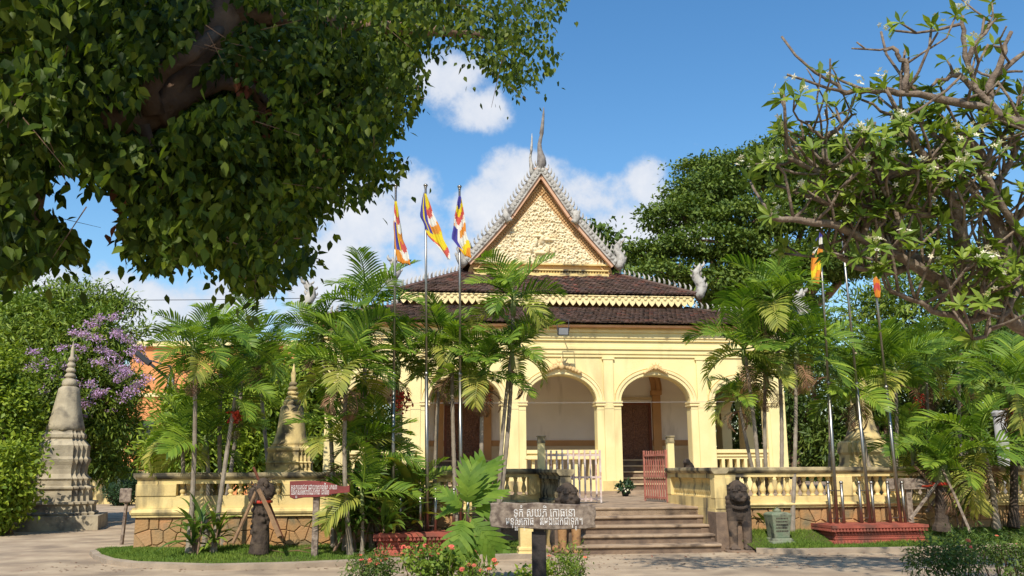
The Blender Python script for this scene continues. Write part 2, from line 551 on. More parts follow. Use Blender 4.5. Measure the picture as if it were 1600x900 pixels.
def crown(name, parent, lumps, n, size, material, tmpl=SPRAY, clump=0.35, per=24, droop=0.25, flat=0.6, hollow=0.55):
    """foliage of many small leaf faces gathered in clumps over and inside a set of ellipsoids (x,y,z,rx,ry,rz)"""
    lumps = np.asarray(lumps, float)
    vol = (lumps[:, 3] * lumps[:, 4] + lumps[:, 3] * lumps[:, 5] + lumps[:, 4] * lumps[:, 5])
    nc = max(1, n // per)
    idx = rng.choice(len(lumps), nc, p=vol / vol.sum())
    d = unit(rng.normal(size=(nc, 3)))
    rad = hollow + (1.06 - hollow) * rng.random(nc) ** 0.6
    cc = lumps[idx, :3] + d * lumps[idx, 3:] * rad[:, None]
    ci = np.repeat(np.arange(nc), per)
    off = rng.normal(size=(len(ci), 3)) * clump * np.array([1, 1, flat])
    pos = cc[ci] + off
    out = d[ci]
    nor = unit(out * 0.6 + np.array([0, 0, 0.9]) + rng.normal(size=pos.shape) * 0.55)
    dr = unit(out * 0.7 + rng.normal(size=pos.shape) * 0.8 + np.array([0, 0, -droop]))
    X, Yv, Z = axes(dr, nor)
    s = size * rng.uniform(0.65, 1.35, len(pos))
    o = scatter(name, tmpl[0], tmpl[1], pos, X, Yv, Z, s, material, parent)
    if parent is not None:
        o['kind'] = 'stuff'
    return o


def limb(p0, p1, n=6, wob=0.1, sag=0.0):
    p0, p1 = Vector(p0), Vector(p1)
    L = (p1 - p0).length
    pts = []
    for i in range(n + 1):
        t = i / n
        p = p0.lerp(p1, t)
        if 0 < i < n:
            p += Vector((random.gauss(0, 1), random.gauss(0, 1), random.gauss(0, 1))) * wob * L * 0.3
        p.z += sag * L * math.sin(PI * t)
        pts.append(p)
    return pts


# ------------------------------------------------------------------ frame shared by temple, terrace, stairs
PHI = R(6.5)
O0 = at(877, 766, 31.0)
O0.z = 0.0
CU, SU = math.cos(PHI), math.sin(PHI)


def local(p):
    dx, dy = p.x - O0.x, p.y - O0.y
    return (dx * CU + dy * SU, -dx * SU + dy * CU, p.z)


def world(u, w, z=0.0):
    return Vector((O0.x + u * CU - w * SU, O0.y + u * SU + w * CU, z))


def fp(px, py, w):
    """(u, z) of a photo pixel on the temple-frame plane at depth w"""
    d = ray(px, py)
    nrm = Vector((-SU, CU, 0))
    q = world(0, w)
    t = (q - EYE).dot(nrm) / d.dot(nrm)
    p = local(EYE + d * t)
    return p[0], p[2]


def framed(name, label, cat, group=None):
    return thing(name, label, cat, (O0.x, O0.y, 0), PHI, group)

# ================================================================== SETTING: ground, lawns
g = MB()
gs = [-900, -120, -40, -15, 0, 15, 40, 120, 900]
gy = [-60, 0, 10, 20, 40, 120, 1500]
for i in range(len(gs) - 1):
    for j in range(len(gy) - 1):
        g.add([(gs[i], gy[j], 0), (gs[i + 1], gy[j], 0), (gs[i + 1], gy[j + 1], 0), (gs[i], gy[j + 1], 0)], [(0, 1, 2, 3)])
kind(g.build('ground', GROUND), 'structure')


def lawn(front, back, zf, zb, blades, hb=0.075):
    """strip of turf between two lists of ground points, kerb in front, blades of grass on top"""
    nv = 5
    mb = MB()
    rows = []
    for f, b in zip(front, back):
        rows.append([(f.x + (b.x - f.x) * k / nv, f.y + (b.y - f.y) * k / nv, zf + (zb - zf) * k / nv) for k in range(nv + 1)])
    vs = [p for r in rows for p in r]
    fs = []
    for i in range(len(rows) - 1):
        for k in range(nv):
            a = i * (nv + 1) + k
            fs.append((a, a + nv + 1, a + nv + 2, a + 1))
    mb.add(vs, fs)
    kind(mb.build('lawn', SOIL, smooth=True), 'structure')
    A = np.array(rows)
    n = blades
    i = rng.integers(0, len(rows) - 1, n)
    ar = np.linalg.norm(A[1:, 0] - A[:-1, 0], axis=1)
    i = rng.choice(len(rows) - 1, n, p=ar / ar.sum())
    s, t = rng.random(n), rng.random(n)
    kk = np.minimum((t * nv).astype(int), nv - 1)
    tt = t * nv - kk
    P = ((A[i, kk] * (1 - s)[:, None] + A[i + 1, kk] * s[:, None]) * (1 - tt)[:, None]
         + (A[i, kk + 1] * (1 - s)[:, None] + A[i + 1, kk + 1] * s[:, None]) * tt[:, None])
    dr = unit(np.stack([rng.normal(size=n) * 0.55, rng.normal(size=n) * 0.55, np.ones(n)], 1))
    X, Yv, Z = axes(dr, rng.normal(size=(n, 3)))
    patch = 0.7 + 0.5 * np.sin(P[:, 0] * 1.7 + 1.3 * np.sin(P[:, 1] * 2.1)) * np.sin(P[:, 1] * 2.9 + P[:, 0])
    o = scatter('grass', [(-.13, 0, 0), (.13, 0, 0), (0.02, 1, 0.12)], [(0, 1, 2)], P, X, Yv, Z,
                hb * rng.uniform(0.5, 1.3, n) * np.clip(patch, 0.5, 1.2), GRASS)
    kind(o, 'stuff')
    o['label'] = 'short bright green grass of the lawn'
    o['category'] = 'grass'


ULF0 = fp(214, 765, -11.12)[0]
lf = [ground_at(*p) for p in [(150, 866), (158, 874), (178, 881), (215, 886), (330, 890), (460, 887), (590, 881), (700, 877), (830, 872)]]
ub = [ULF0 + d_ for d_ in (.02, .2, .5, 1.1, 2.4, 4.0, 5.4, 6.7, 8.2)]
lb = [world(u, -11.02 if u < ULF0 + 6.9 else -10.6) for u in ub]
lawn(lf, lb, 0.07, 0.2, 60000)
rf = [ground_at(*p) for p in [(1182, 864), (1240, 865), (1300, 864), (1380, 863), (1460, 861), (1540, 858), (1640, 855), (1760, 852)]]
ub = [1.75, 3.0, 4.3, 6.2, 8.3, 10.4, 13.5, 17.0]
rb = [world(u, -11.02) for u in ub]
lawn(rf, rb, 0.06, 0.40, 60000)
for f, lab in ((lf, 'low concrete kerb curving round the left lawn'), (rf, 'low concrete kerb along the right lawn')):
    kb = MB()
    rings = []
    for i, p in enumerate(f):
        t = (f[min(i + 1, len(f) - 1)] - f[max(i - 1, 0)]).normalized()
        nn = Vector((t.y, -t.x, 0))
        a, b = p, p + nn * 0.13
        rings.append([(a.x, a.y, -0.02), (b.x, b.y, -0.02), (b.x, b.y, 0.085), (a.x, a.y, 0.105)])
    kb.loft(rings)
    kind(kb.build('kerb', KERB), 'structure')
# strip of brushed concrete before the lawns
mb = MB()
for i in range(len(lf) - 1):
    a, b = lf[i], lf[i + 1]
# fallen leaves and pebbles on the ground
n = 2600
P = np.stack([rng.uniform(-9, 11, n), rng.uniform(16.2, 26, n), np.full(n, 0.008)], 1)
P = P[(P[:, 1] < 19.0 + 0.11 * P[:, 0]) | (P[:, 0] < -9.2)]
dr = rng.normal(size=P.shape) * np.array([1, 1, 0.1])
X, Yv, Z = axes(dr, np.tile([0.05, 0.05, 1.0], (len(P), 1)))
o = scatter('fallen_leaves', SPRAY[0], SPRAY[1], P, X, Yv, Z, rng.uniform(0.03, 0.09, len(P)), [LEAFBR, WOODB], mi=rng.integers(0, 2, len(P)))
kind(o, 'stuff')

# ================================================================== TERRACE
ULF = fp(214, 765, -11.12)[0]
LRUN = -3.77 - ULF
ZT = 0.87
mb = MB()
mb.box(ULF + .12, -3.8, -10.98, -8.2, -0.1, ZT)
mb.box(ULF + .12, 20, -8.2, 27, -0.1, ZT)
mb.box(1.40, 20, -10.98, -8.2, -0.1, ZT)
mb.box(-1.72, 1.40, -10.42, -8.2, -0.1, ZT - 0.004)
o = mb.build('terrace_floor', STEP)
o.location = (O0.x, O0.y, 0)
o.rotation_euler = (0, 0, PHI)
kind(o, 'structure')


def stone_cells(L, H, size, seed):
    """Voronoi cells of a jittered grid on [0,L]x[0,H]"""
    r = random.Random(seed)
    pts = []
    ny = max(1, round(H / size))
    nx = max(1, round(L / size))
    for j in range(ny):
        for i in range(nx):
            pts.append(((i + 0.5 + (j % 2) * 0.5 + r.uniform(-.34, .34)) * L / nx, (j + 0.5 + r.uniform(-.3, .3)) * H / ny))
    out = []
    for k, (x, y) in enumerate(pts):
        poly = [(max(0, x - 2 * size), 0), (min(L, x + 2 * size), 0), (min(L, x + 2 * size), H), (max(0, x - 2 * size), H)]
        for m, (a, b) in enumerate(pts):
            if m == k or abs(a - x) > 3 * size or abs(b - y) > 3 * size:
                continue
            mx, my, nx_, ny_ = (a + x) / 2, (b + y) / 2, a - x, b - y
            res = []
            for q in range(len(poly)):
                p0, p1 = poly[q], poly[(q + 1) % len(poly)]
                d0 = (p0[0] - mx) * nx_ + (p0[1] - my) * ny_
                d1 = (p1[0] - mx) * nx_ + (p1[1] - my) * ny_
                if d0 <= 0:
                    res.append(p0)
                if d0 * d1 < 0:
                    t = d0 / (d0 - d1)
                    res.append((p0[0] + (p1[0] - p0[0]) * t, p0[1] + (p1[1] - p0[1]) * t))
            poly = res
            if len(poly) < 3:
                break
        if len(poly) >= 3:
            out.append(poly)
    return out


def stone_wall(label, u, w, ang, L, H, size, seed):
    root = thing('retaining_wall', label, 'stone wall', world(u, w), PHI + ang)
    MB().box(0, L, 0.035, 0.25, -0.1, H).build('mortar', MORTAR, root)
    r = random.Random(seed)
    for poly in stone_cells(L, H - 0.01, size, seed):
        cx = sum(p[0] for p in poly) / len(poly)
        cz = sum(p[1] for p in poly) / len(poly)
        def sh(k):
            return [(cx + (x - cx) * k, cz + (z - cz) * k) for x, z in poly]
        a, b = sh(0.965), sh(0.86)
        pr = r.uniform(-0.008, 0.012)
        n = len(poly)
        m = MB()
        m.add([(x, 0.06, z) for x, z in a] + [(x, 0.02 - pr, z) for x, z in sh(0.95)] + [(x, -pr, z) for x, z in b],
              [tuple(range(2 * n, 3 * n))] + [(i, (i + 1) % n, n + (i + 1) % n, n + i) for i in range(n)]
              + [(n + i, n + (i + 1) % n, 2 * n + (i + 1) % n, 2 * n + i) for i in range(n)])
        m.build('stone', STONE, root)
    return root


stone_wall('rubble stone base of the left terrace under the yellow balustrade', ULF, -11.12, 0, LRUN, 0.80, 0.24, 1)
stone_wall('rubble stone base of the right terrace behind the right lawn', 1.72, -11.12, 0, 16, 0.86, 0.33, 2)
stone_wall('stone end wall of the left terrace beside the road', ULF, -2.2, -PI / 2, 8.9, 0.80, 0.4, 3)

BAL_P = [(0, .5), (.06, .5), (.08, .36), (.14, .30), (.22, .46), (.34, .58), (.46, .50), (.60, .30), (.70, .24), (.78, .30), (.84, .44), (.90, .36), (.94, .5), (1, .5)]
BALME = {}


def balusters(root, xs, z0, z1, r, m, y=0.14):
    key = (round(z1 - z0, 3), r, m.name)
    if key not in BALME:
        BALME[key] = MB().lathe([(z * (z1 - z0), q * 2 * r) for z, q in BAL_P], seg=10).mesh('baluster', m, True)
    for x in xs:
        link('baluster', BALME[key], root, Matrix.Translation((x, y, z0)))


def balustrade(label, u, w, ang, L, Z, piers, step=0.2, r=0.055, m=YELW, ledge=True, cop=YELMOSS, th=0.28):
    """Z = (bottom, ledge top, opening bottom, opening top, coping bottom, coping top)"""
    root = thing('balustrade', label, 'balustrade', world(u, w), PHI + ang, 'terrace balustrades')
    zb, zl, o0, o1, c0, c1 = Z
    if ledge:
        hh = zl - zb
        prof = [(0.0, zb), (-0.05, zb), (-0.05, zb + hh * .22), (-0.075, zb + hh * .28), (-0.095, zb + hh * .5), (-0.075, zb + hh * .75), (-0.03, zb + hh * .85), (-0.03, zl), (0.0, zl)]
        MB().prism(prof, -0.06, L + 0.06, axis='x').build('ledge', YELW, root)
    MB().box(0, L, 0, th, zb, o0).build('plinth', m, root)
    MB().box(0, L, 0.003, th - 0.003, o1, c0).build('lintel', m, root)
    pr = [(-0.02, c0), (-0.06, c0 + (c1 - c0) * .3), (-0.075, c0 + (c1 - c0) * .5), (-0.075, c1 - .01), (-0.06, c1), (th + 0.06, c1), (th + .075, c1 - .01), (th + .075, c0 + (c1 - c0) * .5), (th + .02, c0)]
    MB().prism(pr, -0.03, L + 0.03, axis='x').build('coping', cop, root)
    ps = sorted(piers)
    for a, b in ps:
        MB().box(a, b, -0.02, th + 0.01, o0, o1).build('pier', m, root, bevel=0.008)
    for (a0, b0), (a1, b1) in zip(ps[:-1], ps[1:]):
        n = max(1, int(round((a1 - b0) / step)))
        d = (a1 - b0) / n
        balusters(root, [b0 + d * (k + 0.5) for k in range(n)], o0, o1, r, m, th / 2)
    return root


ZL = (0.80, 0.99, 1.22, 1.46, 1.55, 1.68)
ZR = (0.86, 0.99, 1.10, 1.52, 1.60, 1.73)
balustrade('yellow balustrade of the left terrace, behind the stump and palms', ULF, -11.12, 0, LRUN, ZL, [(0, .78), (2.9, 3.2), (3.6, 3.9), (5.2, 5.5), (LRUN - .3, LRUN)])
balustrade('set back balustrade left of the steps behind the white gate post', -5.2, -8.35, 0, 3.28, ZR, [(0, .3), (1.5, 1.75), (3.0, 3.28)])
balustrade('mossy return balustrade running back from the left lion to the gate', -1.74, -11.62, PI / 2, 3.6, (0.80, 0.9, 1.02, 1.50, 1.58, 1.71), [(0, .26), (3.3, 3.6)], 0.16, m=YELMOSS, ledge=False, th=0.22)
balustrade('return balustrade from the right stair pier back to the red gate', 1.62, -11.62, PI / 2, 3.6, (0.87, 0.95, 1.08, 1.50, 1.60, 1.73), [(0, .28), (3.3, 3.6)], 0.14, ledge=False, th=0.24, m=YELW)
balustrade('long yellow balustrade of the right terrace behind the flagpoles', 1.72, -11.12, 0, 16, ZR, [(0, .3), (2.6, 3.0), (5.6, 6.0), (8.6, 9.0), (11.6, 12.0), (15.7, 16)], 0.19, r=0.065)
balustrade('short end balustrade at the road side of the left terrace', ULF - .02, -2.2, -PI / 2, 8.88, ZL, [(0, .3), (4, 4.3), (8.58, 8.88)])

# staircase
st = framed('staircase', 'worn cement steps up to the temple terrace between the two lions', 'stairs')
for i in range(5):
    w0, z1 = -11.93 + 0.37 * i, 0.174 * (i + 1)
    m = MB()
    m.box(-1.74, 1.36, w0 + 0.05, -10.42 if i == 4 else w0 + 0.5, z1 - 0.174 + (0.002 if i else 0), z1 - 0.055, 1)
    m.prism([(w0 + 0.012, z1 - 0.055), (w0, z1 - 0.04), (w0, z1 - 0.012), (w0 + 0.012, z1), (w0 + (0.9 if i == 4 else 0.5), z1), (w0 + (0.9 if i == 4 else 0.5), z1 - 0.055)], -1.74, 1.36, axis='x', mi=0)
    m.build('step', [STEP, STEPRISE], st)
m = MB().box(1.37, 1.62, -11.6, -8.0, -0.05, 0.87)
m.build('cheek_wall', YELW, st)
m = MB().box(-1.95, -1.75, -11.6, -8.0, -0.05, 0.80)
m.build('cheek_wall', YELW, st)
for sx_, uu in ((1, 1.36), (-1, -1.74)):
    pr = MB()
    r = random.Random(5)
    for i in range(5):
        for k in range(3):
            w0 = -11.9 + .37 * i + .12 * k
            a, b = sorted((uu - sx_ * r.uniform(0.08, 0.3), uu))
            pr.box(a, b, w0, w0 + 0.13, 0.1, 0.17 * i + r.uniform(0.08, 0.2))
    pr.build('broken_edge', STEPRISE, st, bevel=0.02)
m = MB().box(1.36, 1.95, -11.66, -11.1, -0.05, 0.80)
m.build('pier_base', STEPRISE, st, bevel=0.01)
m = MB().box(-2.1, -1.72, -11.66, -11.1, -0.05, 0.78)
m.build('pier_base', STEPRISE, st, bevel=0.01)


# gates and their posts
def gate_post(label, px, w):
    u0, _ = fp(px, 700, w)
    _, zt = fp(px, 681, w)
    root = thing('gate_post', label, 'post', world(u0, w), PHI, 'gate posts at the top of the steps')
    MB().box(-.085, .085, -.085, .085, ZT - .02, zt - .18).build('shaft', YEL, root, bevel=0.008)
    MB().box(-.1, .1, -.1, .1, zt - .18, zt - .15).box(-.09, .09, -.09, .09, zt - .15, zt - .03).box(-.11, .11, -.11, .11, zt - .03, zt).build('post_cap', YELMOSS, root, bevel=0.006)
    return u0, zt


GL, gz = gate_post('square yellow post beside the white picket gate', 845.5, -8.0)
GR, gz2 = gate_post('square yellow post holding the red open gate', 1047, -8.0)


def gate(label, cat, u, w, ang, L, z0, z1, m, n):
    root = thing('picket_gate', label, cat, world(u, w), PHI + ang, 'picket gates at the top of the steps')
    r = random.Random(int(L * 100) + n)
    d = L / n
    for k in range(n + 1):
        x = min(max(k * d, 0.03), L - 0.03)
        e = k in (0, n)
        MB().box(x - .022, x + .022, -.022 if e else -.035, .022 if e else -.012, z0 - (0.04 if e else 0), z1 + r.uniform(-.012, .012)).build('stile' if e else 'picket', m, root)
    for z in (z0 + .06, (z0 + z1) / 2 - .04, z1 - .12):
        MB().box(.052, L - .052, -.011, .018, z - .025, z + .025).build('rail', m, root)
    return root


gw = fp(940, 740, -8.0)[0] - GL - 0.1
gate('white picket gate standing closed in front of the middle arch', 'gate', GL + 0.1, -8.0, 0, gw, ZT + .05, gz - .36, GATEW, 10)
gate('red picket gate swung open beside the temple doorway', 'gate', GR - 0.1, -8.0, R(100), 1.4, ZT + .05, gz - .36, GATER, 10)

# ================================================================== TEMPLE
T = framed('temple', 'yellow temple with arcaded porch, tiled roofs and carved triangular gable', 'temple')
ZF = 0.97
W0, W1 = 0.0, 0.45
_, ZTOP = fp(877, 546, 0)
_, ZSPR = fp(877, 628, 0)
_, ZCRN = fp(877, 586, 0)
_, ZEAVE = fp(877, 508, -0.5)
_, ZARC = fp(877, 557, 0)
pxs = [(551, 632), (672, 783), (822, 933), (971, 1080), (1117, 1198)]
OPEN = []
for k, (a, b) in enumerate(pxs):
    ua, ub_ = fp(a, 660, 0)[0], fp(b, 660, 0)[0]
    OPEN.append((ua, ub_))
# regularise: bays mirrored about the middle arch
UC = (OPEN[2][0] + OPEN[2][1]) / 2
UR = fp(1229, 680, 0)[0] - UC
UL = -UR
half = [(a - UC, b - UC) for a, b in OPEN]
OPEN = [(-half[4][1] + UC, -half[4][0] + UC), (-half[3][1] + UC, -half[3][0] + UC), OPEN[2], (half[3][0] + UC, half[3][1] + UC), (half[4][0] + UC, half[4][1] + UC)]
UL, UR = UC - (UR), UC + UR


def arch_wall(mb, a0, a1, opens, z0, zs, rise, ztop, w0, w1, fmap, seg=20, sill=None):
    """wall along a in [a0,a1] pierced by elliptical arches; fmap(a, w, z) gives the point"""
    def bx(x0, x1, zz0, zz1):
        mb.add([fmap(*p) for p in [(x0, w0, zz0), (x1, w0, zz0), (x1, w1, zz0), (x0, w1, zz0), (x0, w0, zz1), (x1, w0, zz1), (x1, w1, zz1), (x0, w1, zz1)]],
               [(0, 3, 2, 1), (4, 5, 6, 7), (0, 1, 5, 4), (1, 2, 6, 5), (2, 3, 7, 6), (3, 0, 4, 7)])
    edges = [a0] + [e for o in opens for e in o[:2]] + [a1]
    for i in range(0, len(edges), 2):
        bx(edges[i], edges[i + 1], z0, ztop)
    for (x0, x1) in [o[:2] for o in opens]:
        c, a = (x0 + x1) / 2, (x1 - x0) / 2
        rs = rise * min(1.0, a / 1.2)
        pts = [(c - a * math.cos(PI * k / seg), zs + rs * math.sin(PI * k / seg)) for k in range(seg + 1)]
        for (xa, za), (xb, zb) in zip(pts[:-1], pts[1:]):
            q = [(xa, za), (xb, zb), (xb, ztop), (xa, ztop)]
            vs = [fmap(x, w0, z) for x, z in q] + [fmap(x, w1, z) for x, z in q]
            mb.add(vs, [(0, 1, 2, 3), (7, 6, 5, 4), (0, 4, 5, 1)])


ID = lambda a, w, z: (a, w, z)
mb = MB()
arch_wall(mb, UL, UR, OPEN, ZF - .1, ZSPR, ZCRN - ZSPR, ZARC + .02, W0, W1, ID)
mb.build('facade_wall', YEL, T)
MB().box(UL - .3, UR + .3, -.35, 24, ZT - .02, ZF).build('floor', STEP, T)


def archivolt(a, c, zs, rs, fr=0.0, wid=0.2, m=TRIM, d=0.05, name='arch_moulding', seg=28):
    mb = MB()
    for (i0, i1, dd) in ((0.0, wid * .55, d), (wid * .55, wid, d * 1.7), (wid * 1.15, wid * 1.3, d * .7)):
        rings = []
        for k in range(seg + 1):
            t = PI * k / seg
            cs, sn = math.cos(t), math.sin(t)
            rings.append([(c - (a + i0) * cs, fr - .001, zs + (rs + i0) * sn), (c - (a + i1) * cs, fr - .001, zs + (rs + i1) * sn),
                          (c - (a + i1) * cs, fr - dd, zs + (rs + i1) * sn), (c - (a + i0) * cs, fr - dd, zs + (rs + i0) * sn)])
        mb.loft(rings)
    return mb.build(name, m, T)


for k, (a, b) in enumerate(OPEN):
    c, h = (a + b) / 2, (b - a) / 2
    rs = (ZCRN - ZSPR) * min(1.0, h / 1.2)
    archivolt(h, c, ZSPR + .03, rs)
    for s, e in ((-1, a), (1, b)):
        x0, x1 = (e - .30, e + .05) if s < 0 else (e - .05, e + .30)
        MB().box(x0, x1, -.09, W1 + .03, ZSPR - .13, ZSPR - .09).box(x0 + .02, x1 - .02, -.07, W1 + .02, ZSPR - .09, ZSPR - .03).box(x0, x1, -.10, W1 + .03, ZSPR - .03, ZSPR + .03).build('capital', TRIM, T)
        xa, xb = (e - .25, e - .005) if s < 0 else (e + .005, e + .25)
        MB().box(xa, xb, -.045, -.002, ZF, ZSPR - .13).build('jamb_strip', YEL, T)
mids = [(OPEN[k][1] + OPEN[k + 1][0]) / 2 for k in range(4)]
for u in mids + [UL + .3, UR - .3]:
    wd = .17 if u in mids else .28
    MB().box(u - wd, u + wd, -.075, -.002, ZF, ZARC - .02).box(u - wd - .05, u + wd + .05, -.1, -.002, ZARC - .10, ZARC - .03).build('pilaster', YEL, T, bevel=0.006)
    MB().box(u - wd - .1, u + wd + .1, -.11, -.003, ZF, ZF + .35).build('pilaster_base', YELW, T, bevel=0.01)
# keystone ornaments: sprays of scrolls
for k in (1, 2, 3):
    c = (OPEN[k][0] + OPEN[k][1]) / 2
    sc = 1.0 if k == 2 else 0.62
    m = MB()
    zc = ZCRN + .17
    for s in (-1, 1):
        for q in range(6):
            t = q / 5
            x = c + s * sc * (.10 + .52 * t)
            z = zc + .16 * sc * (1 - t) - .08 * t
            m.ball((x, -.14, z), (.075 * sc + .02, .07, .085 * sc * (1.2 - t * .4)), 8)
            m.ball((x, -.16, z + .1 * sc * (1 - t)), (.05, .05, .06), 6)
    for q in range(5):
        an = PI * (q + .5) / 5
        m.tube([(c, -.16, zc + .1 * sc), (c + .36 * sc * math.cos(an), -.17, zc + .1 * sc + .36 * sc * math.sin(an))], [.06 * sc, .012], 6)
    m.ball((c, -.17, zc + .12 * sc), (.1 * sc, .08, .13 * sc), 10)
    m.build('keystone_ornament', PEACH, T, smooth=True)
# cornice
zz = lambda y: fp(877, y, -0.1)[1]
prof = [(0.3, zz(557)), (-.05, zz(557)), (-.05, zz(553)), (-.09, zz(552)), (-.09, zz(546)), (-.14, zz(545)), (-.14, zz(541)), (-.10, zz(540)), (-.10, zz(533)),
        (-.17, zz(532)), (-.17, zz(529)), (-.21, zz(528)), (-.21, zz(525)), (-.15, zz(524)), (-.15, zz(520)), (-.22, zz(519)), (-.22, zz(515)), (-.17, zz(514)), (-.17, ZEAVE + .1), (0.3, ZEAVE + .1)]
MB().prism(prof, UL - .1, UR + .1, axis='x').build('cornice', YEL, T)
MB().prism([(-.45, ZEAVE - .03), (-.5, ZEAVE + .02), (.2, ZEAVE + .12), (.2, ZEAVE - .03)], UL - .45, UR + .45, axis='x').build('eave_board', PINKBOARD, T)
# parapets in arches 1, 3, 5
_, ZPAR = fp(877, 703, 0.1)
for k in (0, 2, 4):
    a, b = OPEN[k]
    root = T
    m = MB()
    m.box(a, b, .10, .34, ZF, ZF + .38)
    m.box(a, b, .10, .34, ZPAR - .33, ZPAR - .12)
    m.box(a - .02, b + .02, .02, .42, ZPAR - .12, ZPAR)
    m.box(a, b, .06, .1, ZPAR - .24, ZPAR - .18)
    n = int((b - a) / .24)
    d = (b - a) / n
    z0, z1 = ZF + .38, ZPAR - .33
    for j in range(n):
        x = a + d * (j + .5)
        wq = d * .30
        m.box(x - d / 2, x - d / 2 + (d / 2 - wq), .1, .34, z0, z1)
        m.box(x + wq, x + d / 2, .1, .34, z0, z1)
    m.build('parapet', YEL, T)
    if k == 2:
        MB().box(a - .05, b + .05, -.06, .0, ZPAR - .3, ZPAR - .2).build('parapet_moulding', TRIM, T)
# porch interior: rear wall with two doorways, dado, ceiling
WB = 3.6
ud = [fp(727, 660, WB)[0], fp(993, 660, WB)[0]]
dc = (ud[0] + ud[1]) / 2
dh = (ud[1] - ud[0]) / 2
ud = [UC * .4 + dc * .6 - dh, UC * .4 + dc * .6 + dh]
_, ZDT = fp(993, 629, WB)
_, ZDB = fp(993, 718, WB)
DW = 0.72
HW = 5.9
m = MB()
xs = [UC - HW, ud[0] - DW, ud[0] + DW, ud[1] - DW, ud[1] + DW, UC + HW]
for i in (0, 2, 4):
    m.box(xs[i], xs[i + 1], WB, WB + .4, ZF, ZEAVE)
for i in (1, 3):
    m.box(xs[i], xs[i + 1], WB, WB + .4, ZDT, ZEAVE)
    m.box(xs[i], xs[i + 1], WB, WB + .4, ZF, ZDB)
m.build('rear_wall', WHITEW, T)
_, za = fp(877, 697, WB)
_, zb_ = fp(877, 688, WB)
for i in (0, 2, 4):
    MB().box(xs[i], xs[i + 1], WB - .05, WB - .003, za, zb_).build('dado_band', OCHRE, T)
    MB().box(xs[i], xs[i + 1], WB - .10, WB - .004, ZF, za).box(xs[i], xs[i + 1], WB - .14, WB - .1, za - .14, za - .02).box(xs[i], xs[i + 1], WB - .2, WB - .1, ZF, ZF + .25).build('dado_plinth', CREAM, T)
for c in ud:
    fr = MB()
    fr.box(c - DW, c - DW + .1, WB + .02, WB + .2, ZDB, ZDT).box(c + DW - .1, c + DW, WB + .02, WB + .2, ZDB, ZDT).box(c - DW + .1, c + DW - .1, WB + .02, WB + .2, ZDT - .1, ZDT)
    dfr = fr.build('door_frame', DOORFR, T)
    for s in (-1, 1):
        lm = MB()
        x0, x1 = sorted((c + s * .006, c + s * (DW - .1)))
        lm.box(x0, x1, WB + .1, WB + .16, ZDB + .02, ZDT - .1)
        rr_ = random.Random(int(c * 100) + s)
        for q in range(120):
            px_, pz_ = rr_.uniform(x0 + .06, x1 - .06), rr_.uniform(ZDB + .1, ZDT - .2)
            lm.ball((px_, WB + .1, pz_), (rr_.uniform(.02, .05), .022, rr_.uniform(.02, .06)), 6)
        lm.build('door_leaf', DOORW, T)
    a = DW + .16
    for s in (-1, 1):
        x0, x1 = sorted((c + s * (DW + .02), c + s * (DW + .34)))
        MB().box(x0, x1, WB - .17, WB - .005, ZDB - .2, ZDT + .28).build('door_pilaster', OCHRE, T, bevel=0.01)
        MB().box(x0 - .05, x1 + .05, WB - .23, WB - .006, ZDT + .28, ZDT + .46).build('door_capital', OCHRE, T, bevel=0.02)
    archivolt(DW + .02, c, ZDT + .46, 1.15, WB - .01, 0.32, OCHRE, 0.1, 'door_arch', 20)
    MB().box(c - DW - .01, c + DW + .01, WB - .12, WB - .004, ZDT + .10, ZDT + .2).build('door_lintel', CREAM, T)
    # steps up to the doorway
    n = 5
    rz = (ZDB - ZF) / n
    for i in range(n):
        w0 = WB - .25 - .34 * (n - i)
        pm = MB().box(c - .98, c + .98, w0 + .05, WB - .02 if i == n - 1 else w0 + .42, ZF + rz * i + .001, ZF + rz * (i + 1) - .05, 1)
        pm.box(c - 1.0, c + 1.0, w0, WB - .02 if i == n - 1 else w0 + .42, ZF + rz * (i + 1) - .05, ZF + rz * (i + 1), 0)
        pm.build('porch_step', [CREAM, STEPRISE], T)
MB().box(UL, UR, .46, 23.5, ZARC - .02, ZARC + .08).build('ceiling', WHITEW, T)
# sides of the hall and the side arcades
for s in (-1, 1):
    e = UC + s * HW
    MB().box(min(e, e - s * .4), max(e, e - s * .4), WB + .4, 20, ZF, ZEAVE).build('hall_side_wall', WHITEW, T)
    x_out = (UL + .02) if s < 0 else (UR - .02)
    ops = [(0.9 + k * 2.6, 0.9 + k * 2.6 + 1.9) for k in range(8)]
    mb = MB()
    fm = (lambda a, w, z, x=x_out, s=s: (x - s * w, a, z))
    arch_wall(mb, W1 + .003, 22.5, ops, ZF, ZSPR, .62, ZARC - .03, 0.0, 0.4, fm)
    mb.build('side_arcade', TRIM if s > 0 else YEL, T)
    for (a, b) in ops:
        for yy in (a, b):
            MB().box(x_out - s * .44 if s > 0 else x_out - .04, x_out + .04 if s > 0 else x_out + .44, yy - .05, yy + .05, ZSPR - .1, ZSPR).build('side_capital', TRIM, T)
        MB().box(min(x_out - s * .3, x_out - s * .1), max(x_out - s * .3, x_out - s * .1), a, b, ZF, ZPAR).build('side_parapet', YEL, T)
    MB().box(UL - .08 if s < 0 else UR - .06, UL + .06 if s < 0 else UR + .08, .5, 22.5, ZARC, ZEAVE + .05).build('side_frieze', YEL, T)
MB().box(UC - HW, UC + HW, 20, 20.4, ZF, ZEAVE).build('hall_end_wall', WHITEW, T)


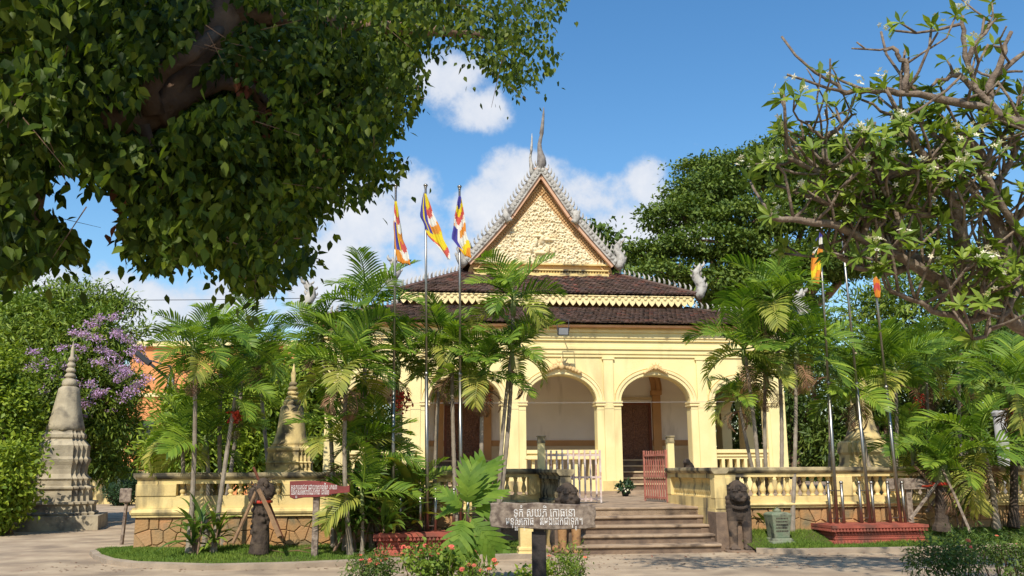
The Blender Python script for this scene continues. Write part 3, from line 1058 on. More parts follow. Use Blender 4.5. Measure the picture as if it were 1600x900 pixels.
# ---- roofs: courses of separate tiles
def tiles(mb, A, B, Cc, D, rows, tw, mi=None, seed=1):
    """sloping field: eave A->B, top D->C"""
    r = random.Random(seed)
    A, B, Cc, D = map(Vector, (A, B, Cc, D))
    nrm = (B - A).cross(D - A).normalized()
    if nrm.z < 0:
        nrm = -nrm
    sl = (D - A).normalized()
    for k in range(rows):
        t0, t1 = k / rows, (k + 1.25) / rows
        p0, p1 = A.lerp(D, t0), B.lerp(Cc, t0)
        q0, q1 = A.lerp(D, min(t1, 1)), B.lerp(Cc, min(t1, 1))
        L = (p1 - p0).length
        n = max(1, int(L / tw))
        for i in range(n):
            s0 = (i + (0.5 if k % 2 else 0) - .25) / n
            s1 = s0 + 0.94 / n
            s0, s1 = max(s0, 0), min(s1, 1)
            h = .045 + r.uniform(-.018, .022)
            a, b = p0.lerp(p1, s0) + nrm * h, p0.lerp(p1, s1) + nrm * (h + r.uniform(-.008, .008))
            c, d = q0.lerp(q1, s1) + nrm * .008, q0.lerp(q1, s0) + nrm * .008
            jit = sl * r.uniform(-.03, .02)
            a, b = a + jit, b + jit
            mid = (a + b) / 2 - sl * .05
            e, f = a - nrm * .05, b - nrm * .05
            m_ = 0 if mi is None else mi(k / rows, r)
            mb.add([a, mid, b, c, d, e, mid - nrm * .05, f], [(0, 1, 2, 3, 4), (5, 6, 1, 0), (6, 7, 2, 1)], m_)


def skirt(name, e0, e1, ze, z1, rows, mi=None):
    """hipped skirt roof from eave rectangle e0=(u0,u1,w0,w1) up to e1"""
    a = [(e0[0], e0[2], ze), (e0[1], e0[2], ze), (e0[1], e0[3], ze), (e0[0], e0[3], ze)]
    b = [(e1[0], e1[2], z1), (e1[1], e1[2], z1), (e1[1], e1[3], z1), (e1[0], e1[3], z1)]
    deck = MB()
    deck.loft([[(x, y, z - .035) for x, y, z in a], [(x, y, z - .012) for x, y, z in a], [(x, y, z - .012) for x, y, z in b]], cap=False)
    root = deck.build(name, TILE, T)
    tl = MB()
    for i in range(3):
        i = (0, 1, 3)[i]
        j = (i + 1) % 4
        tiles(tl, a[i], a[j], b[j], b[i], rows, .17, mi, i + rows)
    t = tl.build('roof_tiles', [TILE, TILER], root)
    t['kind'] = 'stuff'
    for i in range(4):
        MB().tube([a[i], b[i]], .09, 6).build('hip_ridge', TILE, root)
    return root, a, b


UU = fp(1085, 459, 2.35)[0] - UC
_, ZL2 = fp(877, 479, 2.65)
_, ZUE = fp(877, 460, 2.3)
_, ZUT = fp(842, 427, 4.9)
low, la, lb2 = skirt('lower_roof', (UL - .55, UR + .55, -.6, 23.2), (UC - UU + .3, UC + UU - .3, 2.7, 20), ZEAVE + .13, ZL2, 16, lambda t, r: 1 if r.random() < .05 else 0)
# the upright face between the two roofs with its fretted valance
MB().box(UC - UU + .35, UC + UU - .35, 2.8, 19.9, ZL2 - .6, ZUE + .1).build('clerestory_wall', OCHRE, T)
va = MB()
_, zv0 = fp(877, 469, 2.26)
_, zv1 = fp(877, 460.5, 2.26)
_, zv2 = fp(877, 477, 2.26)
va.box(UC - UU + .06, UC + UU - .06, 2.26, 2.33, zv0, zv1)
va.box(UC - UU + .04, UC + UU - .04, 2.21, 2.26, zv1 - .04, zv1)
n = 44
d = (2 * UU - .12) / n
tw_ = MB()
for k in range(n):
    x = UC - UU + .06 + d * (k + .5)
    q = [(x - d * .5, zv0), (x + d * .5, zv0), (x + d * .42, zv0 - (zv0 - zv2) * .35), (x + d * .2, zv0 - (zv0 - zv2) * .75), (x, zv2), (x - d * .2, zv0 - (zv0 - zv2) * .75), (x - d * .42, zv0 - (zv0 - zv2) * .35)]
    tw_.prism(q, 2.263, 2.32)
    va.ball((x, 2.25, (zv0 + zv1) / 2), (d * .3, .04, (zv1 - zv0) * .35), 8)
vo = va.build('valance', TRIM, T)
tw_.build('fretted_edge', TRIM, vo)
up, ua_, ub2 = skirt('upper_roof', (UC - UU, UC + UU, 2.16, 20.5), (UC - 3.15, UC + 3.15, 4.85, 18), ZUE + .07, ZUT, 15, lambda t, r: 1 if r.random() < (.05 + .75 * max(0, (t - .55) / .45)) else (1 if r.random() < .06 else 0))


def flame(mb, base, out, upv, s, wv=(0, 1, 0), th=.05):
    """a curved flame spike standing on a ridge"""
    b, o_, u_ = Vector(base), Vector(out), Vector(upv)
    pts = [b, b + u_ * .3 * s + o_ * .12 * s, b + u_ * .62 * s + o_ * .10 * s, b + u_ * .9 * s - o_ * .08 * s, b + u_ * 1.05 * s - o_ * .2 * s]
    mb.tube(pts, [.17 * s, .2 * s, .15 * s, .07 * s, .01 * s], 6)


# crests along the two front hips of each roof
for (a, b, m_) in ((ua_, ub2, up), (la, lb2, low)):
    for i in (0, 1):
        p0, p1 = Vector(a[i]), Vector(b[i])
        n = int((p1 - p0).length / .24)
        c = MB()
        for k in range(1, n):
            p = p0.lerp(p1, k / n) + Vector((0, 0, .06))
            dr = (p0 - p1).normalized()
            flame(c, p, dr, (0, 0, 1), .26)
        c.build('hip_crest', GREYPLASTER, m_, smooth=True)


def naga(name, base, s, sgn, parent, fwd=0.0):
    """upright naga finial with flame spikes"""
    b = Vector(base)
    m = MB()
    spine = [(0, 0), (.10, .10), (.17, .26), (.12, .44), (.02, .58), (.03, .74), (.12, .88), (.16, 1.0)]
    pts = [b + Vector((sgn * x * s, -fwd * x * s, z * s)) for x, z in spine]
    m.tube(pts, [.13 * s, .16 * s, .16 * s, .15 * s, .13 * s, .10 * s, .055 * s, .01 * s], 8)
    for k, (x, z) in enumerate(spine[1:7]):
        q = b + Vector((sgn * (x + .07) * s, 0, z * s))
        flame(m, q, (sgn, 0, 0), (sgn * .5, 0, .8), .22 * s)
        q = b + Vector((sgn * (x - .08) * s, 0, z * s))
        flame(m, q, (-sgn, 0, 0), (-sgn * .6, 0, .6), .14 * s)
    return m.build(name, GREYPLASTER, parent, smooth=True)


naga('naga_finial', (UC + UU + .05, 2.3, ZUE - .02), 1.35, 1, T)
naga('naga_finial', (UC - UU - .05, 2.3, ZUE - .02), 1.35, -1, T)
naga('naga_finial', (UL - .5, -.55, ZEAVE + .1), 1.35, -1, T)
naga('naga_finial', (UR + .5, -.55, ZEAVE + .1), 1.35, 1, T)

# ---- pediment
WP = 4.74
def pu(px, py, w=4.6):
    u, z = fp(px, py, w)
    return Vector((u, z))
apex = pu(844, 259)
UA = apex.x
brk = pu(897, 335) - Vector((UA, 0))
low_o = pu(964, 411) - Vector((UA, 0))
mid_o = pu(929, 372) - Vector((UA, 0))
base_z = pu(844, 424).y
G = thing_part = bpy.data.objects.new('gable', None)
C.objects.link(G)
G.parent = T


def side_pts(s):
    return [apex, Vector((UA + s * brk.x, brk.y)), Vector((UA + s * mid_o.x, mid_o.y)), Vector((UA + s * low_o.x, low_o.y))]


for s in (-1, 1):
    P_ = side_pts(s)
    for k in range(2):
        seq = P_[0:2] if k == 0 else P_[1:4]
        for (i0, i1, w0, w1, nm, m_) in ((-.06, .22, 4.35, 4.62, 'bargeboard', GREYPLASTER), (.20, .34, 4.42, 4.60, 'inner_board', PINKBOARD)):
            rings = []
            for i, p in enumerate(seq):
                t = (seq[min(i + 1, len(seq) - 1)] - seq[max(i - 1, 0)]).normalized()
                nn = Vector((-t.y * -s, t.x * -s)) if False else Vector((t.y, -t.x)) * s * -1
                # nn points outward/up
                if nn.y < 0:
                    nn = -nn
                a, b = p - nn * i0, p - nn * i1
                rings.append([(a.x, w0, a.y), (b.x, w0, b.y), (b.x, w1, b.y), (a.x, w1, a.y)])
            mbb = MB().loft(rings)
            if nm == 'bargeboard':
                # rows of scales on the face of the board
                for i in range(len(seq) - 1):
                    L = (seq[i + 1] - seq[i]).length
                    n = int(L / .16)
                    t = (seq[i + 1] - seq[i]).normalized()
                    nn = Vector((t.y, -t.x))
                    nn = nn if nn.y > 0 else -nn
                    for q in range(n):
                        p = seq[i].lerp(seq[i + 1], (q + .5) / n) - nn * .08
                        mbb.ball((p.x, 4.35, p.y), (.085, .05, .085), 6)
            mbb.build(nm, m_, G)
        fl = MB()
        for i in range(len(seq) - 1):
            L = (seq[i + 1] - seq[i]).length
            n = max(2, int(L / .2))
            t = (seq[i + 1] - seq[i]).normalized()
            nn = Vector((t.y, -t.x))
            nn = nn if nn.y > 0 else -nn
            for q in range(n):
                p = seq[i].lerp(seq[i + 1], (q + .6) / n) + nn * .07
                flame(fl, (p.x, 4.48, p.y), (t.x, 0, t.y), (nn.x * .8 - t.x * .35, 0, nn.y * .8 - t.y * .35 + .2), .25)
        fl.build('flame_crest', GREYPLASTER, G, smooth=True)
    # hook where the upper board ends
    p = P_[1]
    hk = MB().tube([(p.x + s * .02, 4.4, p.y + .05), (p.x + s * .06, 4.36, p.y - .2), (p.x - s * .02, 4.32, p.y - .42), (p.x - s * .12, 4.32, p.y - .36), (p.x - s * .1, 4.34, p.y - .26)], [.17, .16, .13, .08, .02], 8)
    hk.build('hooked_end', GREYPLASTER, G, smooth=True)
    naga('naga_finial', (P_[3].x - s * .05, 4.48, P_[3].y - .25), 1.25, s, G)
# gable wall, frames and relief
tri = [(UA - low_o.x + .1, base_z - .3), (UA + low_o.x - .1, base_z - .3), (UA + low_o.x - .25, low_o.y - .15), (UA + mid_o.x - .2, mid_o.y - .1), (UA + brk.x - .15, brk.y), (UA, apex.y - .1),
       (UA - brk.x + .15, brk.y), (UA - mid_o.x + .2, mid_o.y - .1), (UA - low_o.x + .25, low_o.y - .15)]
MB().prism(tri, WP, WP + .3).build('gable_wall', SLOPEB, G)
tz = pu(843, 306).y
bz = pu(843, 411).y
hb = (pu(937, 411).x - pu(750, 411).x) / 2


def swirl_field(U, V, cs):
    H = np.zeros_like(U)
    for (cx, cz, r, ph, sg) in cs:
        dx, dz = U - cx, V - cz
        d = np.sqrt(dx * dx + dz * dz)
        a = np.arctan2(dz, dx) * sg
        h = np.clip(1 - d / r, 0, 1) ** .5 * (.55 + .45 * np.cos(a * 1.0 + d / r * 9 + ph))
        H = np.maximum(H, h)
    return H


cs = []
r5 = random.Random(11)
nz_ = 13
for j in range(nz_):
    z = bz + (tz - bz) * (j + .35) / nz_
    hw = hb * (1 - (z - bz) / (tz - bz))
    nx_ = max(1, int(hw / .125))
    for i in range(-nx_, nx_ + 1):
        x = i * hw / (nx_ + .6)
        cs.append((UA + x + r5.uniform(-.03, .03), z + r5.uniform(-.04, .04), r5.uniform(.12, .26), r5.uniform(0, 6), 1 if x >= 0 else -1))
NU, NV = 190, 150
tt = np.linspace(0, 1, NV)[:, None]
ss = np.linspace(-1, 1, NU)[None, :]
Vz = bz + (tz - bz) * tt + 0 * ss
Uu = UA + ss * hb * (1 - tt * .985)
H = swirl_field(Uu, Vz, cs)
big = [(UA + .05, bz + 1.0, .14, .24), (UA + .3, bz + .98, .3, .085), (UA - .12, bz + 1.12, .2, .07), (UA + .06, bz + 1.32, .085, .1), (UA - .2, bz + .9, .08, .2), (UA - .02, bz + .42, .28, .09), (UA + .3, bz + .6, .07, .2), (UA - .4, bz + .55, .09, .16), (UA + .5, bz + .5, .09, .16)]
for (cx, cz, rx, rz_) in big:
    q = 1 - ((Uu - cx) / rx) ** 2 - ((Vz - cz) / rz_) ** 2
    H = np.maximum(H, np.sqrt(np.clip(q, 0, 1)) * 1.5 + np.where(q > 0, .2 * H, 0))
H *= np.clip((1 - np.abs(ss)) * 12, 0, 1)
vs = np.stack([Uu, WP - .02 - .12 * H, Vz], -1).reshape(-1, 3)
fs = [(j * NU + i, j * NU + i + 1, (j + 1) * NU + i + 1, (j + 1) * NU + i) for j in range(NV - 1) for i in range(NU - 1)]
rel = MB()
rel.v, rel.f, rel.m = [tuple(v) for v in vs], fs, [0] * len(fs)
rel.build('carved_relief', PALEREL, G, smooth=True)
# ochre border: two raised bands along each slope with little rosettes, frieze mouldings at the base
for s in (-1, 1):
    bm_ = MB()
    a, b = Vector((UA + s * .02, tz + .52)), Vector((UA + s * (hb + .40), bz + .0))
    L = (b - a).length
    t = (b - a).normalized()
    nn = Vector((t.y, -t.x))
    nn = nn if nn.y > 0 else -nn
    for off, wd in ((.0, .05), (-.34, .04)):
        rings = []
        for p in (a, b):
            x0, x1 = p + nn * off, p + nn * (off - wd)
            rings.append([(x0.x, WP - .07, x0.y), (x1.x, WP - .07, x1.y), (x1.x, WP, x1.y), (x0.x, WP, x0.y)])
        bm_.loft(rings)
    for q in range(int(L / .11)):
        for off in (-.12, -.25):
            p = a + t * (q + .5) * .11 + nn * off
            bm_.ball((p.x, WP - .01, p.y), (.05, .05, .05), 6)
    bm_.build('slope_border', SLOPEB, G)
fz0 = base_z - .12
fr_ = MB()
for (z0, z1, dd) in ((fz0 - .2, fz0 - .08, .42), (fz0 - .08, fz0, .34), (fz0 + .0, fz0 + .05, .22), (fz0 + .16, fz0 + .21, .2), (bz - .06, bz, .14)):
    fr_.box(UA - hb - .35 + dd * .2, UA + hb + .35 - dd * .2, WP - dd, WP - .002, z0 + .001, z1)
n = 46
for k in range(n):
    x = UA - hb - .2 + (2 * hb + .4) * (k + .5) / n
    fr_.ball((x, WP - .1, fz0 + .105), (.05, .06, .05), 8)
fr_.build('base_frieze', YELW, G)
# lotus leaves along the foot of the gable
lt = MB()
n = 40
for k in range(n):
    x = UA - hb - .3 + (2 * hb + .6) * (k + .5) / n
    lt.prism([(x - .06, bz), (x, bz + .2), (x + .06, bz)], WP - .09, WP - .02)
lt.build('lotus_row', PALEREL, G)
# main roof behind the gable
for s in (-1, 1):
    P_ = side_pts(s)
    tl = MB()
    for k in range(3):
        a, b = P_[k + 1], P_[k]
        tiles(tl, (a.x, 4.62, a.y), (a.x, 19, a.y), (b.x, 19, b.y), (b.x, 4.62, b.y), 8, .3, None, 40 + k)
        tl.loft([[(a.x, 4.62, a.y), (a.x, 19, a.y), (a.x, 19, a.y - .12), (a.x, 4.62, a.y - .12)], [(b.x, 4.62, b.y), (b.x, 19, b.y), (b.x, 19, b.y - .12), (b.x, 4.62, b.y - .12)]])
    o = tl.build('main_roof', TILE, T)
    o['kind'] = 'stuff'
MB().prism([(p.x, p.y) for p in (side_pts(-1)[::-1] + side_pts(1)[1:])], 18.4, 18.7).build('rear_gable', PEACH, T)


def spire(name, base, top, mats_, bulge):
    b, t = Vector(base), Vector(top)
    L = (t - b).length
    ks = [0, .06, .13, .2, .27, .34, .42, .5, .56, .58, .75, .9, 1]
    rs = [.07, .12, .16, .15, .11, .085, .07, .06, .055, .075, .055, .035, .008]
    sw = [0, .02, .04, .03, .0, -.03, -.04, -.02, .0, .0, .02, .03, .03]
    pts = [b.lerp(t, k) + Vector((w_ * L * .55, 0, 0)) for k, w_ in zip(ks, sw)]
    MB().tube(pts, [r_ * bulge for r_ in rs], 8).build(name, mats_, T, smooth=True)


a1 = pu(843, 268, 4.5)
a2 = pu(847, 170, 4.5)
spire('apex_finial', (a1.x, 4.45, a1.y), (a2.x, 4.3, a2.y), DARKFIN, 1.25)
b1 = fp(830, 262, 9.0)
b2 = fp(830, 208, 9.0)
spire('rear_apex_finial', (b1[0], 9.0, b1[1] - .4), (b2[0], 9.0, b2[1]), GREYPLASTER, .9)

# floodlight on the eave
fl_p = fp(880, 518, -1.0)
FLD = framed('floodlight', 'black floodlight on a bracket under the eave above the middle arch', 'lamp')
m = MB().prism([(-1.02, fl_p[1] - .14), (-1.10, fl_p[1] + .12), (-.96, fl_p[1] + .14), (-.9, fl_p[1] - .10)], fl_p[0] - .19, fl_p[0] + .19, axis='x')
m.build('housing', BLACKM, FLD, bevel=.01)
MB().prism([(-1.036, fl_p[1] - .11), (-1.106, fl_p[1] + .1), (-1.1, fl_p[1] + .1), (-1.03, fl_p[1] - .11)], fl_p[0] - .16, fl_p[0] + .16, axis='x').build('glass', GLASSP, FLD)
br = MB()
for s in (-.2, .2):
    br.tube([(fl_p[0] + s, -1.0, fl_p[1] + .02), (fl_p[0] + s, -.95, fl_p[1] + .42)], .014, 5)
br.tube([(fl_p[0] - .2, -.95, fl_p[1] + .42), (fl_p[0] + .2, -.95, fl_p[1] + .42)], .014, 5)
br.tube([(fl_p[0], -.95, fl_p[1] + .42), (fl_p[0], -.3, fl_p[1] + .42)], .02, 5)
br.build('bracket', BLACKM, FLD)
# wire strung across the arches
a, b = fp(560, 630, -.25), fp(1215, 627, -.25)
o = MB().tube([(a[0], -.25, a[1]), ((a[0] + b[0]) / 2, -.25, (a[1] + b[1]) / 2 - .02), (b[0], -.25, b[1])], .006, 4).build('wire', GREYCON)
o.location = (O0.x, O0.y, 0)
o.rotation_euler = (0, 0, PHI)
tag(o, 'thin wire strung along the arcade at the height of the capitals', 'wire')

# ================================================================== STUPAS AND OTHER THINGS BEHIND
def redent(n=3, step=0.16):
    """square plan with stepped-in corners"""
    q = []
    c = [(1.0, 1.0 - n * step)]
    x, y = 1.0, 1.0 - n * step
    pts = [(x, y)]
    for i in range(n):
        x -= step
        pts.append((x, y))
        y += step
        pts.append((x, y))
    out = []
    for k in range(4):
        a = PI / 2 * k
        for (px_, py_) in pts:
            out.append((px_ * math.cos(a) - py_ * math.sin(a), px_ * math.sin(a) + py_ * math.cos(a)))
    return out


RD = redent()
SQ = [(1, 1), (-1, 1), (-1, -1), (1, -1)]


def stupa(name, label, base, rz, s, tiers, bell, rings, m, group=None):
    """tiers: (z, half width) stepped mouldings; bell: (z, r); rings: spire (z, r); sizes in metres times s"""
    root = thing(name, label, 'stupa', base, rz, group)
    b = MB()
    zs = [t for t in tiers if len(t) == 3 and t[2] == 'p']
    if zs:
        b.lathe([(z * s, r * s) for z, r, _ in zs], shape=SQ)
        b.build('platform', m, root, bevel=0.01)
        b = MB()
    b.lathe([(t[0] * s, t[1] * s) for t in tiers if len(t) == 2], shape=RD)
    b.build('stepped_base', m, root)
    oc = [(math.cos(2 * PI * i / 32) * (1 + (.05 if i % 4 == 0 else 0)), math.sin(2 * PI * i / 32) * (1 + (.05 if i % 4 == 0 else 0))) for i in range(32)]
    MB().lathe([(z * s, r * s) for z, r in bell], shape=oc).build('bell', m, root, smooth=True)
    MB().lathe([(z * s, r * s) for z, r in rings], seg=16).build('ringed_spire', m, root, smooth=True)
    return root


def ringprof(z0, z1, r0, r1, n):
    p = []
    for k in range(n):
        t0, t1 = k / n, (k + 1) / n
        za, zb = z0 + (z1 - z0) * t0, z0 + (z1 - z0) * t1
        ra, rb = r0 + (r1 - r0) * t0, r0 + (r1 - r0) * t1
        p += [(za, ra * .6), (za + (zb - za) * .15, ra * .95), (za + (zb - za) * .4, ra), (za + (zb - za) * .75, ra * .8), (zb, rb * .6)]
    return p


g0 = ground_at(88, 826)
ps = g0.y / FPX
def q(y):
    return (826 - y) * ps * 1.03


stupa('stone_stupa', 'tall grey weathered stone stupa beside the road at the left, under the flowering tree', g0, R(18), 1.0,
      [(0, 68 * ps * .95, 'p'), (q(806), 67 * ps * .95, 'p'),
       (q(806), 56 * ps * .95), (q(803), 57 * ps * .95), (q(801), 53 * ps * .95), (q(792), 52 * ps * .95), (q(790), 55 * ps * .95), (q(787), 55 * ps * .95), (q(786), 47 * ps * .95), (q(781), 46 * ps * .95), (q(771), 45 * ps * .95), (q(768), 48 * ps * .95), (q(766), 48 * ps * .95), (q(764), 41 * ps * .95), (q(757), 41 * ps * .95), (q(754), 43 * ps * .95), (q(751), 39 * ps * .95), (q(747), 36 * ps * .95),
       (q(740), 36 * ps * .95), (q(735), 37 * ps * .95), (q(730), 39 * ps * .95), (q(726), 40 * ps * .95), (q(722), 37 * ps * .95), (q(713), 37 * ps * .95), (q(706), 38 * ps * .95), (q(702), 34 * ps * .95), (q(697), 29 * ps * .95), (q(694), 31 * ps * .95), (q(690), 31 * ps * .95), (q(686), 27 * ps * .95), (q(684), 27 * ps * .95)],
      [(q(684), 27 * ps), (q(676), 25 * ps), (q(660), 21 * ps), (q(640), 17.5 * ps), (q(628), 15.5 * ps), (q(621), 14.5 * ps), (q(618), 11 * ps)],
      [(q(619), 10 * ps), (q(614), 11.5 * ps), (q(609), 10.5 * ps), (q(606), 7 * ps)] + ringprof(q(605), q(572), 8, 4.5, 4)[0:0] + [(z, r * ps) for z, r in ringprof(q(605), q(572), 8.5, 4.5, 4)] + [(q(560), 2.4 * ps), (q(548), .5 * ps)],
      STUPAST)

p0 = at(452, 742, 20.4)
ps = 20.4 / FPX
hb0 = p0.z - ZT
def q(y):
    return (742 - y) * ps * 1.02 + hb0


stupa('yellow_stupa', 'yellow bell shaped stupa on the left terrace, just left of the palm clump', (p0.x, p0.y, ZT), PHI, 1.0,
      [(0, 36 * ps), (q(742), 36 * ps), (q(738), 37 * ps), (q(735), 33 * ps), (q(726), 33 * ps), (q(724), 35 * ps), (q(722), 32 * ps), (q(709), 31 * ps), (q(706), 33 * ps), (q(703), 33 * ps), (q(700), 28 * ps), (q(698), 28 * ps)],
      [(q(698), 27 * ps), (q(694), 25 * ps), (q(680), 21 * ps), (q(660), 18.5 * ps), (q(642), 16.5 * ps), (q(638), 13 * ps)],
      [(q(639), 13 * ps), (q(634), 14 * ps), (q(630), 12 * ps)] + [(z, r * ps) for z, r in ringprof(q(630), q(602), 11, 5, 4)] + [(q(590), 4 * ps), (q(586), 2.5 * ps), (q(575), .6 * ps)],
      YELSTUPA, 'yellow stupas on the terrace')
p0 = at(1352, 730, 25.5)
ps = 25.5 / FPX
hb0 = p0.z - ZT
def q(y):
    return (730 - y) * ps * 1.02 + hb0


stupa('yellow_stupa', 'yellow stupa with a slender waist behind the right flagpoles', (p0.x, p0.y, ZT), PHI, 1.0,
      [(0, 36 * ps), (q(728), 35 * ps), (q(724), 33 * ps), (q(712), 32 * ps), (q(708), 35 * ps), (q(700), 34 * ps), (q(694), 33 * ps), (q(691), 30 * ps)],
      [(q(691), 29 * ps), (q(684), 25 * ps), (q(668), 19 * ps), (q(640), 14.5 * ps), (q(618), 12.5 * ps), (q(606), 12 * ps), (q(604), 10 * ps)],
      [(q(605), 10 * ps), (q(600), 11 * ps), (q(597), 9 * ps)] + [(z, r * ps) for z, r in ringprof(q(597), q(568), 9, 4, 4)] + [(q(545), .6 * ps)],
      YELSTUPA, 'yellow stupas on the terrace')

# orange red shrine, clipped bush, yellow boundary wall, orange building, lamp post
p0 = ground_at(212, 784)
ps = p0.y / FPX
sh = thing('shrine', 'small tiered orange and red shrine behind the clipped bush', 'shrine', p0, 0.3)
pr = []
for k in range(6):
    r = (15 - k * 1.9) * ps
    z = (20 + k * 10) * ps
    pr += [(z, r * .86), (z + 5 * ps, r * .86), (z + 5.5 * ps, r * 1.08), (z + 8 * ps, r * 1.08), (z + 9.9 * ps, r * .8)]
MB().lathe([(0, 17 * ps), (18 * ps, 16 * ps), (19.5 * ps, 17 * ps)] + pr + [(92 * ps, .4 * ps)], shape=RD).build('tiered_tower', REDSH, sh)
MB().lathe([(0, 21 * ps), (9 * ps, 20 * ps), (12 * ps, 21 * ps)], shape=SQ).build('shrine_base', YELW, sh)

p0 = ground_at(190, 790)
ps = p0.y / FPX
tb = thing('clipped_bush', 'dark green egg shaped clipped bush at the end of the road', 'bush', p0)
MB().tube([(0, 0, 0), (0, 0, 20 * ps)], .1, 6).build('trunk', BARK, tb)
crown('foliage', tb, [(0, 0, 28 * ps, 26 * ps, 26 * ps, 27 * ps)], 5000, .09, LEAFTOP, clump=.07, per=10, hollow=.9)
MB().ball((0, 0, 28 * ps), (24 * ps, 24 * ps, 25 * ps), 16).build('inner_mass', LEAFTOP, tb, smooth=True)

p0 = ground_at(60, 789)
bw = thing('boundary_wall', 'yellow boundary wall with blind arches at the far end of the road', 'wall', (p0.x, p0.y + .5, 0), .05)
MB().box(-6, 9, 0, .3, 0, 1.55).build('wall', YELW, bw)
MB().box(-6.05, 9.05, -.08, .38, 1.55, 1.75).box(-6, 9, -.04, .0, 1.3, 1.38).build('coping', YELW, bw)
for k in range(9):
    x = -5.2 + k * 1.65
    rings = [[(x - a * math.cos(t) * .5, yy, .55 + a * math.sin(t) * .5) for (a, yy) in ((1, -.002), (1.2, -.002), (1.2, -.06), (1, -.06))] for t in [PI * i / 12 for i in range(13)]]
    MB().loft(rings).box(x - .6, x - .5, -.06, -.002, 0, .55).box(x + .5, x + .6, -.06, -.002, 0, .55).build('blind_arch', YEL, bw)

pa, pb = at(205, 542, 62), at(420, 542, 62)
ob = thing('orange_building', 'large plain orange building behind the trees on the left', 'building', (pa.x, pa.y, 0))
Hh = pa.z
MB().box(0, 12, 0, 10, 0, Hh).build('wall', ORANGEB, ob)
MB().box(-.3, 12.3, -.3, 10.3, Hh, Hh + .35).box(0.0, 12, -.12, -.003, Hh * .66, Hh * .66 + .25).build('cornice', TRIM, ob)
for k in range(5):
    MB().box(.8 + k * 2.3, 2.1 + k * 2.3, -.03, -.004, Hh * .28, Hh * .5).build('window', BLACKM, ob)
    MB().box(.7 + k * 2.3, 2.2 + k * 2.3, -.1, -.004, Hh * .26, Hh * .28).build('sill', TRIM, ob)

a, b = at(267, 600, 26.5), at(268, 770, 26.5)
lp = thing('street_lamp', 'solar street lamp on a pale pole between the palms and the flowering tree', 'street lamp', (a.x, a.y, 0))
zt = a.z
MB().tube([(0, 0, 0), (0, 0, zt), (0, 0, zt + .3)], [.13, .1, .09], 10).build('pole', GREYCON, lp, smooth=True)
c = at(213, 551, 26.5)
MB().tube([(0, 0, zt + .1), (c.x - a.x, 0, c.z)], [.05, .035], 6).build('arm', BLACKM, lp)
d_ = Vector((c.x - a.x, 0, c.z - zt - .1)).normalized()
MB().tube([Vector((c.x - a.x, 0, c.z)) + d_ * -.55, Vector((c.x - a.x, 0, c.z))], [.09, .07], 6).build('lamp_head', BLACKM, lp)
m = MB().box(-.5, .5, -.35, .35, -.02, .02).map(lambda x, y, z: (x * .94 + z * .3 - .05, y, -x * .28 + z + zt + .52))
m.build('solar_panel', SOLAR, lp)
MB().tube([(0, 0, zt + .3), (-.05, 0, zt + .5)], .03, 5).build('panel_bracket', GREYCON, lp)

for (n_, y0, y1, lab) in ((1, 456, 463, 'thin power line crossing the sky at the left'),):
    a, b = at(-500, y0, 50), at(640, y1, 50)
    pts = [a.lerp(b, t / 10) - Vector((0, 0, .35 * math.sin(PI * t / 10))) for t in range(11)]
    tag(MB().tube(pts, .022, 4).build('power_line', BLACKM), lab, 'power line')

# green hut and white post far right
p0 = at(1477, 735, 36)
hut = thing('hut', 'small green walled hut with an orange eave among the trees on the right', 'hut', (p0.x, p0.y, 0), .1)
zt = at(1477, 675, 36).z
MB().box(-.65, .65, 0, 1.5, 0, zt).build('wall', GREENH, hut)
MB().prism([(-.8, zt), (.8, zt), (.5, zt + .5), (-.5, zt + .5)], -.15, 1.65).build('eave', OCHRE, hut)
p0 = at(1571, 735, 27)
wp = thing('concrete_post', 'pale concrete post behind the drooping palm on the right', 'post', (p0.x, p0.y, 0))
MB().tube([(0, 0, 0), (0, 0, at(1571, 650, 27).z)], [.19, .17], 10).build('shaft', GREYCON, wp, smooth=True)
MB().lathe([(0, .2), (.1, .22), (.16, .17)], (0, 0, at(1571, 650, 27).z), 10).build('post_cap', GREYCON, wp)


